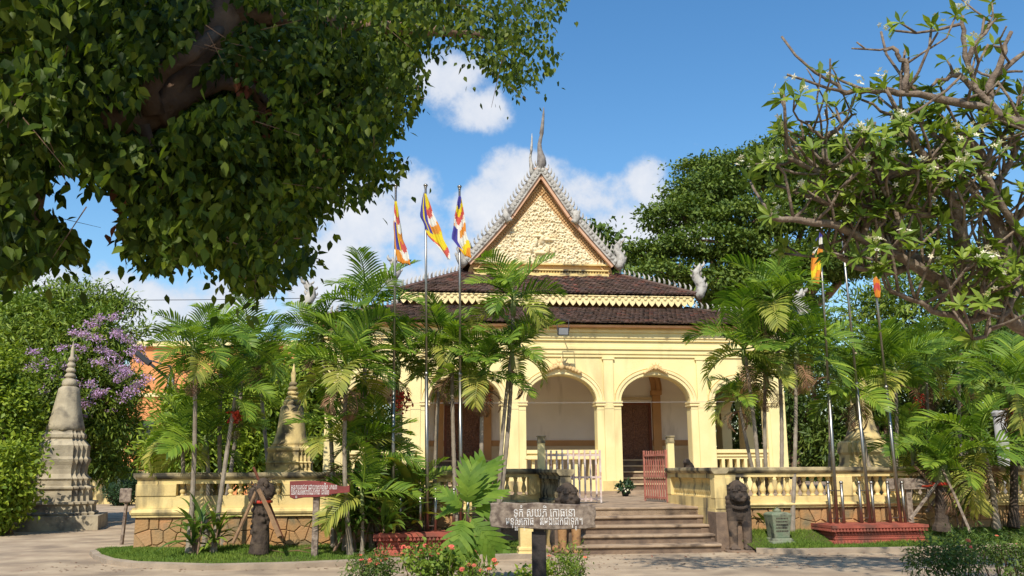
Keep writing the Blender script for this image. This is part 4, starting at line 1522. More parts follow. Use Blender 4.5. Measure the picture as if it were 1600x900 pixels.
# ================================================================== LIONS, PEDESTALS, PLANTERS, FLAGPOLES
def lion(label, base, rz, mats, zsplit, h=1.46):
    m = MB()
    for s in (-1, 1):
        m.ball((s * .2, .2, .27), (.15, .27, .25), 14)
        m.ball((s * .27, .0, .09), (.10, .22, .08), 10)
        m.tube([(s * .15, -.16, .86), (s * .155, -.2, .6), (s * .155, -.215, .36), (s * .155, -.22, .12), (s * .155, -.23, .0)], [.125, .115, .1, .093, .11], 12)
        m.ball((s * .155, -.30, .055), (.115, .15, .065), 12)
        for t in range(4):
            m.ball((s * .155 - .075 + t * .05, -.42 + abs(t - 1.5) * .015, .04), (.03, .06, .042), 8)
            m.ball((s * .27 - .05 + t * .035, -.2, .035), (.022, .05, .035), 6)
        m.ball((s * .19, -.05, 1.34), (.05, .04, .07), 8)
        m.ball((s * .095, -.36, 1.235), (.05, .035, .04), 8)
        m.ball((s * .1, -.37, 1.275), (.075, .04, .025), 8)
        m.ball((s * .075, -.415, 1.12), (.07, .055, .05), 8)
        m.ball((s * .13, -.3, 1.15), (.09, .1, .1), 8)
    m.tube([(0, .30, .26), (0, .2, .52), (0, .04, .82), (0, -.06, 1.0)], [.27, .27, .25, .2], 14)
    m.ball((0, -.14, .80), (.25, .18, .24), 14)
    m.ball((0, -.08, 1.06), (.26, .23, .2), 14)
    m.ball((0, -.13, 1.2), (.225, .22, .21), 14)
    m.ball((0, -.34, 1.15), (.13, .12, .075), 10)
    m.ball((0, -.44, 1.175), (.045, .04, .035), 8)
    m.ball((0, -.33, 1.045), (.115, .11, .05), 10)
    m.ball((0, -.1, 1.38), (.19, .18, .1), 12)
    m.ball((0, -.1, 1.455), (.07, .07, .06), 8)
    r = random.Random(2)
    for k in range(3):
        for i in range(13):
            a = PI * (i / 12) * 1.3 - .47
            zz_ = .92 + k * .1
            m.ball((.255 * math.cos(a), -.08 + .2 * -abs(math.sin(a)) if False else -.1 - .21 * math.sin(a) * .75, zz_), (.045, .04, .055), 6)
    for k in range(4):
        for i in range(12):
            a = 2 * PI * i / 12
            rr2 = .215 - k * .05
            m.ball((rr2 * math.cos(a), -.11 + rr2 * math.sin(a), 1.32 + k * .045), (.04, .04, .04), 6)
    m.tube([(-.13, -.37, 1.09), (-.06, -.43, 1.07), (.06, -.43, 1.07), (.13, -.37, 1.09)], [.03, .04, .04, .03], 8)
    for k in range(7):
        m.ball((-.15 + .05 * k, -.33 - .03 * math.sin(PI * k / 6), .93 - .03 * math.sin(PI * k / 6)), (.032, .035, .05), 6)
    m.tube([(0, .44, .2), (.08, .52, .4), (.03, .5, .7), (0, .42, .92)], [.07, .07, .06, .03], 8)
    root = thing('lion_statue', label, 'statue', base, rz, 'guardian lions beside the steps')
    o = remeshed(m, 'body', mats, .014, 2, root, lambda c: 1 if (c.z < zsplit and c.y < -.05) else 0)
    o.scale = (h / 1.5,) * 3
    MB().box(-.36, .36, -.5, .5, -.04, .02).build('slab', STEPRISE, root, bevel=.02)
    return root


p0 = ground_at(1160, 862)
lion('dark mossy guardian lion statue on the right of the steps', p0 + Vector((0, .3, .02)), PHI - .12, [LIONST, LIONR], .62, 1.44)
p0 = ground_at(888, 867)
lion('guardian lion statue with ochre legs, half hidden by the wooden sign', p0 + Vector((0, .3, .02)), PHI + .05, [LIONST, LIONLEG], .62, 1.42)

p0 = ground_at(1223, 862)
stl = thing('stele', 'small weathered green inscribed pedestal to the right of the right lion', 'pedestal', p0 + Vector((0, .22, 0)), PHI + .05)
MB().lathe([(0, .285), (.09, .28), (.10, .25), (.15, .245), (.16, .265), (.20, .26), (.215, .225), (.25, .215), (.27, .185)], shape=SQ).build('plinth', STELEG, stl, bevel=.008)
MB().lathe([(.268, .17), (.40, .18), (.70, .215), (.74, .225), (.765, .215), (.79, .17), (.80, .1)], shape=SQ).build('shaft', STELEG, stl, bevel=.02)
MB().lathe([(.775, .06), (.82, .09), (.86, .05), (.9, .0)], seg=10).build('knob', STELEG, stl, smooth=True)
lt = MB()
for k in range(5):
    z = .66 - k * .065
    x = -.13
    r = random.Random(k)
    while x < .12:
        w_ = r.uniform(.012, .03)
        lt.box(x, x + w_, -.222 + (.70 - z) * .115, -.16, z, z + .028)
        x += w_ + r.uniform(.008, .014)
lt.build('inscription', LIONST, stl)
p0 = ground_at(823, 873)
yp = thing('short_pillar', 'short pale yellow pillar standing behind the wooden sign, left of the lion', 'pillar', p0 + Vector((0, .2, 0)), PHI)
MB().lathe([(0, .19), (.1, .19), (.115, .165), (.15, .165), (.16, .175), (.2, .17), (.215, .135), (.24, .135), (.62, .15), (.65, .165), (.70, .165), (.72, .13)], shape=SQ).build('shaft', YELW, yp, bevel=.006)


def planter(label, px, py, L, D, H):
    p0 = ground_at(px, py)
    root = thing('planter', label, 'planter', (p0.x, p0.y, 0), PHI + .02, 'red carved flagpole plinths')
    pr = [(0, 0), (.10, 0), (.115, -.035), (.21, -.10), (.225, -.085), (.25, -.085), (.265, -.10), (.29, -.10), (.305, -.085), (.33, -.085), (.345, -.10), (.37, -.10), (.385, -.07), (.43, -.04), (.445, -.015), (.5, -.015)]
    k = H / .5
    rings = [[(-o_, -o_, z * k), (L + o_, -o_, z * k), (L + o_, D + o_, z * k), (-o_, D + o_, z * k)] for z, o_ in pr]
    MB().loft(rings).build('body', PLANTR, root)
    c = MB()
    n = int(L / .075)
    for (z, dz, off, w_) in ((.155, .1, .07, .032), (.41, .06, .045, .03)):
        for i in range(n):
            x = .03 + (L - .06) * (i + .5) / n
            c.prism([(x - w_, (z - dz / 2) * k), (x + w_, (z - dz / 2) * k), (x + w_ * .8, z * k), (x, (z + dz / 2) * k), (x - w_ * .8, z * k)], off - .03, off + .04)
        m_ = int(D / .075)
        for i in range(m_):
            y = .03 + (D - .06) * (i + .5) / m_
            c.prism([(y - w_, (z - dz / 2) * k), (y + w_, (z - dz / 2) * k), (y + w_ * .8, z * k), (y, (z + dz / 2) * k), (y - w_ * .8, z * k)], off - .03, off + .04, axis='x')
    n = int(L / .045)
    for z in (.278, .357):
        for i in range(n):
            c.ball((.1 + (L - .2) * (i + .5) / n, .09, z * k), (.016, .02, .014), 6)
    o = c.build('carved_rows', PLANTR, root)
    o['kind'] = 'stuff'
    MB().box(.12, L - .12, .12, D - .12, .5 * k, .5 * k + .012).build('top', PLANTR, root)
    return root, p0


PL, pL0 = planter('red carved plinth carrying the three left flagpoles, partly behind the broad leaved plant', 581, 878, 2.05, 1.05, .50)
PR_, pR0 = planter('red carved plinth carrying the three right flagpoles on the lawn', 1303, 862, 2.2, 1.05, .52)


def flagpole(label, bx, tx, ty, Y, zb, stubs, ystub, group):
    b = at(bx, 832, Y)
    t = at(tx, ty, Y)
    root = thing('flagpole', label, 'flagpole', (b.x, Y, zb), 0, group)
    d = t - Vector((b.x, Y, zb))
    j = d * .44
    MB().tube([(0, 0, 0), j], [.040, .038], 10).build('lower_tube', STEEL, root, smooth=True)
    MB().tube([j, d], [.028, .024], 10).build('upper_tube', STEEL, root, smooth=True)
    MB().ball((d.x, d.y, d.z + .02), (.05, .05, .035), 12).ball((d.x, d.y, d.z - .03), (.035, .035, .03), 8).build('finial', STEEL, root, smooth=True)
    MB().tube([j - Vector((0, 0, .05)), j + Vector((0, 0, .03))], .043, 10).build('joint_collar', STEEL, root, smooth=True)
    for sx_ in stubs:
        s0, s1 = at(sx_, 832, Y), at(sx_, ystub, Y)
        x = s0.x - b.x
        h = s1.z - zb
        p = MB().tube([(x, 0, 0), (x, 0, h - .05)], .033, 10).build('support_tube', STEEL, root, smooth=True)
        MB().ball((x, 0, h - .03), .045, 10).build('cap', STEEL, p, smooth=True)
        MB().tube([(x, 0, h * .78), (0, 0, h * .78)], .012, 6).build('tie_bar', STEEL, root)
        MB().tube([(x, 0, .12), (0, 0, .12)], .012, 6).build('tie_bar', STEEL, root)
    return root, Vector((b.x, Y, zb)), t


YL, YR = pL0.y + .62, pR0.y + .62
gl_ = 'flagpoles on the red plinths'
F1 = flagpole('left pole of the left three, its flag hanging closest to the tree', 613, 618.5, 291, YL + .0, .50, (602, 624.5), 763, gl_)
F2 = flagpole('middle pole of the left three, with the flag spread widest', 667.5, 665, 291, YL + .06, .50, (656, 680), 763, gl_)
F3 = flagpole('right pole of the left three, in front of the gable corner', 720, 718, 293, YL + .12, .50, (709, 731), 763, gl_)
F4 = flagpole('left pole of the right three, showing an orange flag', 1309, 1278.5, 335, YR + .0, .52, (1299, 1320), 752, gl_)
F5 = flagpole('middle pole of the right three, its head lost in the frangipani', 1361, 1313, 340, YR + .06, .52, (1348, 1367.5), 752, gl_)
F6 = flagpole('right pole of the right three, below the thick frangipani limb', 1409, 1357, 350, YR + .12, .52, (1393, 1416), 752, gl_)
FM = [FB, FY, FR, FW, FO]


def flag(label, Y, path, widths, seq, skew, seed, left=()):
    """limp cloth hanging along a path of photo points; stripes across it"""
    r = random.Random(seed)
    P_ = [at(x, y, Y) for x, y in path]
    s = Y / FPX
    NV, NU = 40, 13
    L = [0]
    for a, b in zip(P_[:-1], P_[1:]):
        L.append(L[-1] + (b - a).length)
    vs, fs, mi = [], [], []
    for j in range(NV + 1):
        t = j / NV * L[-1]
        k = max(i for i in range(len(L) - 1) if L[i] <= t + 1e-9)
        f = (t - L[k]) / (L[k + 1] - L[k])
        c = P_[k].lerp(P_[k + 1], f)
        w_ = (widths[k] + (widths[k + 1] - widths[k]) * f) * s
        for i in range(NU + 1):
            u = i / NU - .5
            fold = .035 * math.sin(u * 13 + seed + j * .05) * min(1, j / 8) + .02 * math.sin(u * 23 + j * .11)
            vs.append((c.x + u * w_ * (1 + .05 * math.sin(j * .5)), c.y - .06 + fold, c.z - u * w_ * skew + .012 * math.sin(u * 9 + j * .3)))
    for j in range(NV):
        for i in range(NU):
            fs.append((j * (NU + 1) + i, j * (NU + 1) + i + 1, (j + 1) * (NU + 1) + i + 1, (j + 1) * (NU + 1) + i))
            v = (j + .5) / NV
            u = (i + .5) / NU
            q_ = v + .10 * math.sin(u * 5 + seed)
            c_ = seq[min(len(seq) - 1, max(0, int(q_ * len(seq))))]
            if left and u < left[0] and left[1] < v < left[2]:
                c_ = left[3][int(u / left[0] * len(left[3]))]
            mi.append(c_)
    m = MB()
    m.v, m.f, m.m = vs, fs, mi
    root = m.build('flag', FM, smooth=True)
    tag(root, label, 'flag', 'striped flags hanging on the poles')
    b = root.modifiers.new('thick', 'SOLIDIFY')
    b.thickness = .004
    return root


flag('narrow striped flag in folds on the left pole of the left three', YL, [(619, 316), (620, 345), (623, 372), (629, 398), (632, 413)], [4, 10, 14, 22, 20], [1, 2, 3, 4, 2, 3, 4], .25, 1, (.55, .35, .8, [4, 0, 1]))
flag('widely spread striped flag on the middle pole of the left three', YL + .06, [(665, 304), (668, 330), (674, 352), (684, 378), (694, 393), (701, 406)], [5, 22, 34, 32, 22, 5], [1, 2, 3, 4, 1, 1, 2, 3], .7, 2, (.36, .0, .62, [0, 1, 0]))
flag('folded striped flag in front of the gable on the right pole of the left three', YL + .12, [(719, 308), (719, 332), (719, 356), (721, 382), (730, 402)], [4, 14, 20, 30, 14], [0, 1, 2, 3, 4, 3, 1, 4], .55, 3, (.45, .55, .9, [0, 0, 3]))
flag('faded orange flag hanging on the left pole of the right three', YR, [(1279, 352), (1278, 375), (1275, 405), (1273, 425), (1272, 444)], [6, 10, 18, 17, 12], [3, 0, 3, 4, 4, 1, 4], .3, 4)
flag('reddish orange flag partly hidden by the frangipani branches', YR + .12, [(1366, 425), (1367, 440), (1369, 455), (1370, 466)], [6, 10, 11, 7], [3, 4, 2, 4], .3, 5)

# small statue and plant by the gate
p0 = at(1072, 731, 25.4)
sm = thing('small_statue', 'small dark seated figure on a white base behind the right gate post', 'statue', (p0.x, p0.y, ZT))
MB().lathe([(0, .3), (.12, .32), (.3, .26), (.34, .2), (.5, .16)], seg=12).build('stand', WHITEW, sm, smooth=True)
m = MB().ball((.08, 0, .78), (.17, .16, .26), 12).ball((.02, -.05, 1.0), (.11, .12, .12), 10).ball((.14, .02, .6), (.2, .18, .14), 10).tube([(.12, 0, .9), (.2, -.1, .75), (.05, -.16, .62)], [.06, .05, .05], 8).ball((-.05, -.14, 1.0), (.05, .06, .04), 8)
remeshed(m, 'figure', LIONST, .02, 3, sm)
p0 = at(977, 767, 28.6)
po = thing('potted_plant', 'small potted plant with white and dark leaves at the foot of the middle column', 'plant', (p0.x, p0.y, ZT))
MB().lathe([(0, .09), (.18, .13), (.2, .13)], seg=10).build('pot', BLACKM, po, smooth=True)
crown('leaves', po, [(0, 0, .3, .2, .18, .14)], 260, .12, [LEAFTOP], clump=.05, per=6)
crown('blossoms', po, [(0, -.05, .3, .2, .18, .12)], 60, .07, [WHITEFL], clump=.04, per=6)


# ================================================================== SIGNS
def khmer(text, subs, size, m, parent, x0, z, yf, width, name='lettering'):
    """line of script; subs = [(index, letter)] small letters written underneath. Built as thin solid letters"""
    def mesh_of(t, sz, dx=0, dz=0):
        c = bpy.data.curves.new('script', 'FONT')
        c.body = t
        c.size = sz
        c.extrude = .0
        o = bpy.data.objects.new('script', c)
        C.objects.link(o)
        bpy.context.view_layer.update()
        dg = bpy.context.evaluated_depsgraph_get()
        me = bpy.data.meshes.new_from_object(o.evaluated_get(dg), depsgraph=dg)
        V = [tuple(v.co) for v in me.vertices]
        F = [tuple(p.vertices) for p in me.polygons]
        bpy.data.objects.remove(o)
        bpy.data.meshes.remove(me)
        return V, F
    def wid(t):
        V, _ = mesh_of(t, 1.0)
        return max((v[0] for v in V), default=0)
    V, F = mesh_of(text, 1.0)
    for i, ch in subs:
        xw = wid(text[:i]) if i else 0
        V2, F2 = mesh_of(ch, .55)
        b = len(V)
        V += [(v[0] + xw + .1, v[1] - .45, 0) for v in V2]
        F += [tuple(b + k for k in f) for f in F2]
    w_ = max(v[0] for v in V)
    k = width / w_
    me = bpy.data.meshes.new(name)
    me.from_pydata([(x0 + v[0] * k, yf, z + v[1] * size) for v in V], [], F)
    me.materials.append(m)
    o = bpy.data.objects.new(name, me)
    C.objects.link(o)
    o.parent = parent
    o['kind'] = 'stuff'
    so_ = o.modifiers.new('thick', 'SOLIDIFY')
    so_.thickness = .004
    so_.offset = 0
    return o


def board(root, name, P_, th, m, yc=0):
    """plank from an outline (x,z), edges chamfered"""
    n = len(P_)
    cx = sum(p[0] for p in P_) / n
    cz = sum(p[1] for p in P_) / n
    def sh(k, d):
        return [(cx + (x - cx) * (1 - k * .012), cz + (z - cz) * (1 - k * .06)) for x, z in P_]
    rings = []
    for k, y in ((1.2, yc - th / 2), (0.3, yc - th / 2 + .012), (0, yc), (.3, yc + th / 2 - .012), (1.2, yc + th / 2)):
        rings.append([(x, y, z) for x, z in sh(k, 0)])
    return MB().loft(rings).build(name, m, root)


Ys = 11.6
o0 = at(847, 806, Ys)
ws = thing('wooden_sign', 'grey weathered plank sign with white script on a dark post in the foreground', 'sign', (o0.x, Ys, 0))
out = []
for x, y in [(766, 786), (790, 784.5), (815, 786.5), (840, 785), (870, 787), (900, 788), (922, 788), (930, 792), (931.5, 803), (929, 815), (931, 824), (915, 826.5), (890, 827), (865, 828), (840, 827), (815, 825), (790, 826), (767, 823), (764.5, 810), (767, 797)]:
    p = at(x, y, Ys)
    out.append((p.x - o0.x, p.z))
board(ws, 'plank', out, .07, WOODG)
gr = MB()
rg = random.Random(9)
for k in range(26):
    x_ = rg.uniform(-.62, .5)
    z_ = rg.uniform(-.10, .12)
    l_ = rg.uniform(.08, .3)
    gr.tube([(x_, -.037, z_), (x_ + l_ * .5, -.038, z_ + rg.uniform(-.012, .012)), (x_ + l_, -.036, z_ + rg.uniform(-.012, .012))], [.001, .0035, .001], 4)
gr.build('grain_cracks', WOODD, ws)['kind'] = 'stuff'
pa, pb = at(831, 830, Ys), at(853, 830, Ys)
zt = at(842, 826.5, Ys).z
MB().box(pa.x - o0.x, pb.x - o0.x, .04, .15, 0, zt - .04).build('post', WOODD, ws, bevel=.008)
MB().box(pa.x - o0.x + .02, pb.x - o0.x - .02, .045, .12, zt - .04, zt + .12).build('post_head', WOODD, ws)
s_ = Ys / FPX
a = at(802, 806, Ys)
khmer('ទុកំ សយតិ េកាធេនា', [(2, 'ខ')], .155, WHITEP, ws, a.x - o0.x, a.z - .01, -.038, 93 * s_)
a = at(790, 819, Ys)
khmer('មនុសេកាធ   រែមងេដកជាទុក។', [(3, 'ស'), (5, 'រ'), (22, 'ខ')], .145, WHITEP, ws, a.x - o0.x, a.z - .01, -.038, 116 * s_)

Ys = 17.6
o0 = at(492, 766, Ys)
rs_ = thing('red_sign', 'dark red plank sign with white script before the palm clump', 'sign', (o0.x, Ys, 0), 0)
out = []
for x, y in [(453, 752), (475, 751), (500, 751.5), (515, 754), (530, 759), (540, 760), (547, 758), (547, 769), (538, 770), (520, 772), (508, 776), (495, 777), (475, 777.5), (460, 780), (453, 777)]:
    p = at(x, y, Ys)
    out.append((p.x - o0.x, p.z))
board(rs_, 'plank', out, .06, SIGNR)
pa, pb = at(488.5, 778, Ys), at(498, 778, Ys)
MB().box(pa.x - o0.x, pb.x - o0.x, .035, .13, 0.05, at(492, 775, Ys).z).build('post', WOODG, rs_, bevel=.006)
s_ = Ys / FPX
a = at(455, 765, Ys)
khmer('អនកបរាជញេដាយេសាធចិត រកសា', [(1, 'ន'), (6, 'ញ')], .14, WHITEP, rs_, a.x - o0.x, a.z, -.033, 70 * s_)
a = at(455, 773, Ys)
khmer('ែថរកសាេសាភណភាព ជានិច', [(3, 'ស')], .14, WHITEP, rs_, a.x - o0.x, a.z, -.033, 58 * s_)

p0 = ground_at(191, 851)
o0 = p0
sg = thing('small_sign', 'small grey wooden sign on a thin leaning post at the road edge', 'sign', p0)
s_ = p0.y / FPX
MB().tube([(-.02, 0, 0), (.03, 0, 80 * s_)], [.05, .045], 5).build('post', WOODG, sg)
MB().box(-8 * s_, 10 * s_, -.09, -.045, 62 * s_, 83 * s_).build('plank', WOODG, sg, bevel=.03)

Ys = 20.2
o0 = at(1420, 756, Ys)
bs = thing('blank_sign', 'bare grey plank sign leaning in front of the right balustrade', 'sign', (o0.x, Ys, 0))
out = []
for x, y in [(1384, 748), (1420, 747), (1450, 748.5), (1456, 753), (1452, 764), (1420, 765), (1386, 765)]:
    p = at(x, y, Ys)
    out.append((p.x - o0.x, p.z))
board(bs, 'plank', out, .06, WOODG)
MB().box(-.06, .06, .035, .12, .2, out[0][1] - .05).build('post', WOODG, bs)


# ================================================================== PALMS
def frond_mesh(name, el0, L, seed, m, droop=1.0, lw=.31, nl=20, wleaf=.035, curl=0.0):
    r = random.Random(seed)
    mb = MB()
    pts, tans = [Vector((0, 0, 0))], []
    N = 24
    el = el0
    az = 0.0
    for i in range(N):
        t = i / N
        e = el0 - droop * (t ** 1.5) * 1.35
        az += curl / N
        d = Vector((math.sin(az) * math.cos(e), math.cos(az) * math.cos(e), math.sin(e)))
        tans.append(d)
        pts.append(pts[-1] + d * L / N)
    tans.append(tans[-1])
    mb.tube(pts, [.016 * (1 - .85 * i / N) + .002 for i in range(N + 1)], 5)
    for side in (-1, 1):
        for k in range(nl):
            t = .17 + .83 * (k + .5 * (side > 0) * .6) / nl
            i = min(N - 1, int(t * N))
            f = t * N - i
            p = pts[i].lerp(pts[min(N, i + 1)], f)
            T_ = tans[i]
            up = Vector((0, -math.sin(0) * 0, 1)) - T_ * T_.z
            if up.length < .2:
                up = Vector((0, -1, 0)) - T_ * -T_.y
            up.normalize()
            sd = T_.cross(up) * side
            ll = lw * L * (.55 + .75 * math.sin(PI * min(1, (t * .95 + .05)) ** .8)) * r.uniform(.88, 1.1)
            if t > .9:
                ll *= .8
            fw = .35 + .95 * t
            lift = .42 + r.uniform(-.16, .16)
            d = (sd * 1.0 + T_ * fw + up * lift).normalized()
            wv = (T_ - d * T_.dot(d)).normalized()
            nn = d.cross(wv)
            w_ = wleaf * r.uniform(.8, 1.15)
            q0 = p
            q1 = p + d * ll * .38
            g_ = Vector((0, 0, -1))
            q2 = q1 + (d + g_ * .15).normalized() * ll * .34
            q3 = q2 + (d + g_ * .5).normalized() * ll * .3
            mb.add([q0 - wv * w_ * .18, q0 + wv * w_ * .18, q1 - wv * w_ * .5, q1 + wv * w_ * .5, q2 - wv * w_ * .45, q2 + wv * w_ * .45, q3],
                   [(0, 1, 3, 2), (2, 3, 5, 4), (4, 5, 6)])
    me = bpy.data.meshes.new(name)
    me.from_pydata(mb.v, [], mb.f)
    me.materials.append(m)
    me.update()
    return me


ELS = [80, 62, 45, 28, 10, -12, -35]
FM_G = [[frond_mesh('frond', R(e), 1.0, 10 * i + j, FROND, .62 + .24 * j, curl=(j - 1) * .25) for j in range(3)] for i, e in enumerate(ELS)]
FM_Y = [[frond_mesh('frond', R(e), 1.0, 10 * i + j + 5, FRONDY, 1.0 + .2 * j) for j in range(2)] for i, e in enumerate(ELS)]
FM_B = [[frond_mesh('dry_frond', R(e), .8, 10 * i + j + 7, FRONDB, 1.5, lw=.26, nl=14, wleaf=.022) for j in range(2)] for i, e in enumerate(ELS)]


def palm(label, base, crown_px, Yc, Rpx, nf=13, fruit=None, dry=3, yellow=1, trunk=PALMTR, tr=.055, seed=0, zb=.12, up=0, group='slender palms before the temple', elmax=82, elmin=-16, trunk_lab=None):
    r = random.Random(seed * 77 + 5)
    bx, by, Yb = base
    b = at(bx, by, Yb)
    b.z = zb
    c = at(crown_px[0], crown_px[1], Yc)
    root = thing('palm', label, 'palm', b, 0, group)
    d = c - b
    L = Rpx * Yc / FPX * 1.12
    n = max(6, int(d.length / .09))
    pts, rad = [], []
    bend = Vector((r.uniform(-.06, .06), r.uniform(-.06, .06), 0)) * d.length
    for i in range(n + 1):
        t = i / n
        pts.append(d * t + bend * math.sin(PI * t) * .5)
        rad.append(tr * (1.35 - .45 * min(1, t * 6) - .25 * t) * (1.07 if i % 2 else .96))
    MB().tube(pts, rad, 8).build('trunk', trunk, root, smooth=False)
    sh_l = min(.45, L * .4)
    top = d
    MB().tube([top - Vector((0, 0, sh_l)), top - Vector((0, 0, sh_l * .7)), top + Vector((0, 0, .05))], [tr * .95, tr * 1.3, tr * .7], 8).build('crownshaft', SHAFT, root, smooth=True)
    for k in range(nf):
        t = k / max(1, nf - 1)
        e = elmax - (elmax - elmin) * t ** .85 + r.uniform(-8, 8)
        i = min(range(len(ELS)), key=lambda q_: abs(ELS[q_] - e))
        pool = FM_Y if k >= nf - yellow else FM_G
        me = r.choice(pool[i])
        az = k * 2.39996 + seed + r.uniform(-.3, .3)
        s = L * r.uniform(.85, 1.12)
        link('frond', me, root, Matrix.Translation(top - Vector((0, 0, .02 + .10 * t))) @ Matrix.Rotation(az, 4, 'Z') @ Matrix.Rotation(r.uniform(-.5, .5), 4, 'Y') @ Matrix.Scale(s, 4))
    for k in range(dry):
        az = r.uniform(0, 6.28)
        link('dry_frond', r.choice(FM_B[r.choice((5, 6))]), root, Matrix.Translation(top - Vector((0, 0, sh_l + .02))) @ Matrix.Rotation(az, 4, 'Z') @ Matrix.Scale(L * .75, 4))
    if fruit:
        f = at(fruit[0], fruit[1], Yc - .1) - b
        st_ = MB()
        fr_m = MB()
        j0 = top - Vector((0, 0, sh_l))
        for k in range(16):
            e_ = f + Vector((r.gauss(0, .10), r.gauss(0, .08), r.gauss(-.02, .07)))
            st_.tube([j0, j0.lerp(e_, .5) + Vector((0, 0, .04)), e_], .006, 4)
            for q_ in range(7):
                o_ = j0.lerp(e_, .55 + .08 * q_) if q_ < 6 else e_
                o_ = o_ + Vector((r.gauss(0, .025), r.gauss(0, .025), r.gauss(0, .025)))
                fr_m.ball(o_, .024, 6)
        st_.build('fruit_stalk', SHAFT, root)
        fr_m.build('fruit_cluster', FRUIT, root, smooth=True)['kind'] = 'stuff'
    return root


PALMS = [
    ('low bright palm fanning out beneath the middle clump, right of the red sign', (566, 842, 18.0), (566, 765), 18.0, 78, dict(nf=12, dry=0, yellow=3, tr=.04)),
    ('low palm fanning out just left of the left red plinth', (606, 842, 18.2), (600, 758), 18.5, 44, dict(nf=11, dry=1, tr=.04)),
    ('low palm with fronds spreading under the second flagpole', (660, 838, 18.9), (655, 760), 18.9, 60, dict(nf=10, dry=0, tr=.04)),
    ('small palm growing between the right stupa and the flagpoles', (1425, 800, 21.0), (1425, 690), 21.0, 66, dict(nf=10, zb=.36, tr=.045)),
    ('palm with a straight pale trunk at the far left of the lawn', (296, 849, 17.9), (304, 542), 17.9, 76, dict(fruit=None, dry=3, nf=14)),
    ('leaning palm with orange red fruit left of the stump', (334, 842, 18.0), (369, 612), 18.4, 72, dict(fruit=(368, 648), nf=12, dry=1)),
    ('palm half hidden behind the far left pair, crown at the same height', (350, 838, 19.0), (348, 535), 19.2, 82, dict(nf=14)),
    ('tall palm whose crown leans over the left stump', (352, 800, 21.5), (385, 540), 21.5, 76, dict(nf=14, zb=.87)),
    ('young palm with yellowish lower fronds behind the far left trunk', (300, 800, 19.0), (284, 676), 19.0, 64, dict(nf=10, yellow=3, dry=0)),
    ('young dark palm between the two leaning trunks on the left', (322, 800, 18.9), (322, 684), 18.9, 84, dict(nf=11, yellow=1, dry=0)),
    ('low crowned palm just left of the yellow stupa', (428, 770, 21.8), (404, 556), 21.8, 52, dict(nf=12, zb=.87)),
    ('dark palm at the left edge of the middle clump', (522, 840, 18.9), (500, 520), 18.9, 80, dict(nf=14)),
    ('bright palm in the middle clump with brown stalks under its crown', (548, 846, 17.9), (543, 570), 17.9, 92, dict(nf=15, dry=5, yellow=3)),
    ('highest palm of the middle clump, before the lower roof', (583, 842, 18.6), (570, 478), 18.9, 92, dict(nf=14)),
    ('dark trunked palm with red fruit right of the middle clump', (608, 840, 18.9), (622, 560), 19.3, 74, dict(nf=13, trunk=PALMDK, fruit=(626, 632))),
    ('low palm with long striped fronds curving up beside the red sign', (540, 842, 18.5), (542, 690), 18.5, 96, dict(nf=10, elmin=15, dry=1, yellow=2)),
    ('low palm with drooping fronds left of the left flagpole', (592, 842, 18.7), (590, 690), 18.7, 70, dict(nf=11, dry=1)),
    ('palm before the left temple doorway with a ringed white trunk', (716, 835, 18.9), (706, 555), 19.2, 80, dict(nf=14)),
    ('palm with a shaggy brown skirt and dark red fruit before the doorway', (761, 836, 18.7), (756, 575), 18.9, 74, dict(nf=13, dry=7, fruit=(752, 610))),
    ('tall palm reaching up across the roof edge, between doorway and floodlight', (772, 836, 18.8), (802, 462), 19.0, 80, dict(nf=13, dry=2, yellow=2)),
    ('palm with a curving trunk left of the middle arch', (778, 836, 18.9), (800, 545), 19.0, 80, dict(nf=13, dry=2)),
    ('small palm crown between the second and third flagpoles', (676, 836, 19.2), (690, 520), 19.4, 66, dict(nf=12, yellow=3)),
    ('tallest palm of the right clump, beside the temple corner', (1217, 812, 20.5), (1208, 462), 20.7, 88, dict(nf=14, zb=.3)),
    ('palm leaning left over the right arch, with yellow lower fronds', (1191, 812, 20.5), (1162, 540), 20.6, 84, dict(nf=14, zb=.3, yellow=2)),
    ('brownish low palm crown at the right temple corner', (1200, 812, 20.8), (1152, 615), 20.9, 58, dict(nf=10, zb=.3, dry=4)),
    ('palm just left of the right flagpoles with a pale thin trunk', (1236, 816, 20.2), (1243, 538), 20.5, 84, dict(nf=14, zb=.3)),
    ('small palm crown squeezed between the two right clump trunks', (1204, 812, 20.6), (1196, 580), 20.7, 62, dict(nf=11, zb=.3, yellow=3)),
    ('palm behind the left pole of the right three', (1378, 800, 20.8), (1332, 600), 20.9, 76, dict(nf=13, zb=.35)),
    ('palm behind the middle pole of the right three, with bright drooping tips', (1392, 800, 20.8), (1398, 570), 21.0, 82, dict(nf=14, zb=.35, yellow=2)),
    ('slender palm with a hanging red fruit cluster right of the poles', (1443, 770, 22.5), (1446, 565), 22.5, 84, dict(nf=13, zb=.87, fruit=(1432, 637), tr=.045, yellow=2)),
    ('low palm with long drooping fronds in front of the concrete post', (1556, 816, 20.3), (1532, 690), 20.2, 98, dict(nf=13, zb=.38, elmin=-40, tr=.075)),
    ('dark trunked palm at the right edge of the picture with red fruit', (1583, 820, 20.6), (1580, 600), 20.8, 92, dict(nf=13, zb=.38, trunk=PALMDK, fruit=(1596, 660), tr=.1)),
    ('thick stubby palm strapped between wooden props on the right lawn', (1471, 818, 20.1), (1470, 728), 20.1, 74, dict(nf=11, zb=.36, trunk=PALMDK, tr=.16, elmin=5)),
    ('background palm above the right balustrade behind the drooping one', (1500, 740, 24.0), (1498, 560), 24.0, 84, dict(nf=13, zb=.87)),
    ('background palm between the slender one and the right flagpoles', (1290, 740, 23.5), (1290, 560), 23.5, 78, dict(nf=12, zb=.87)),
]
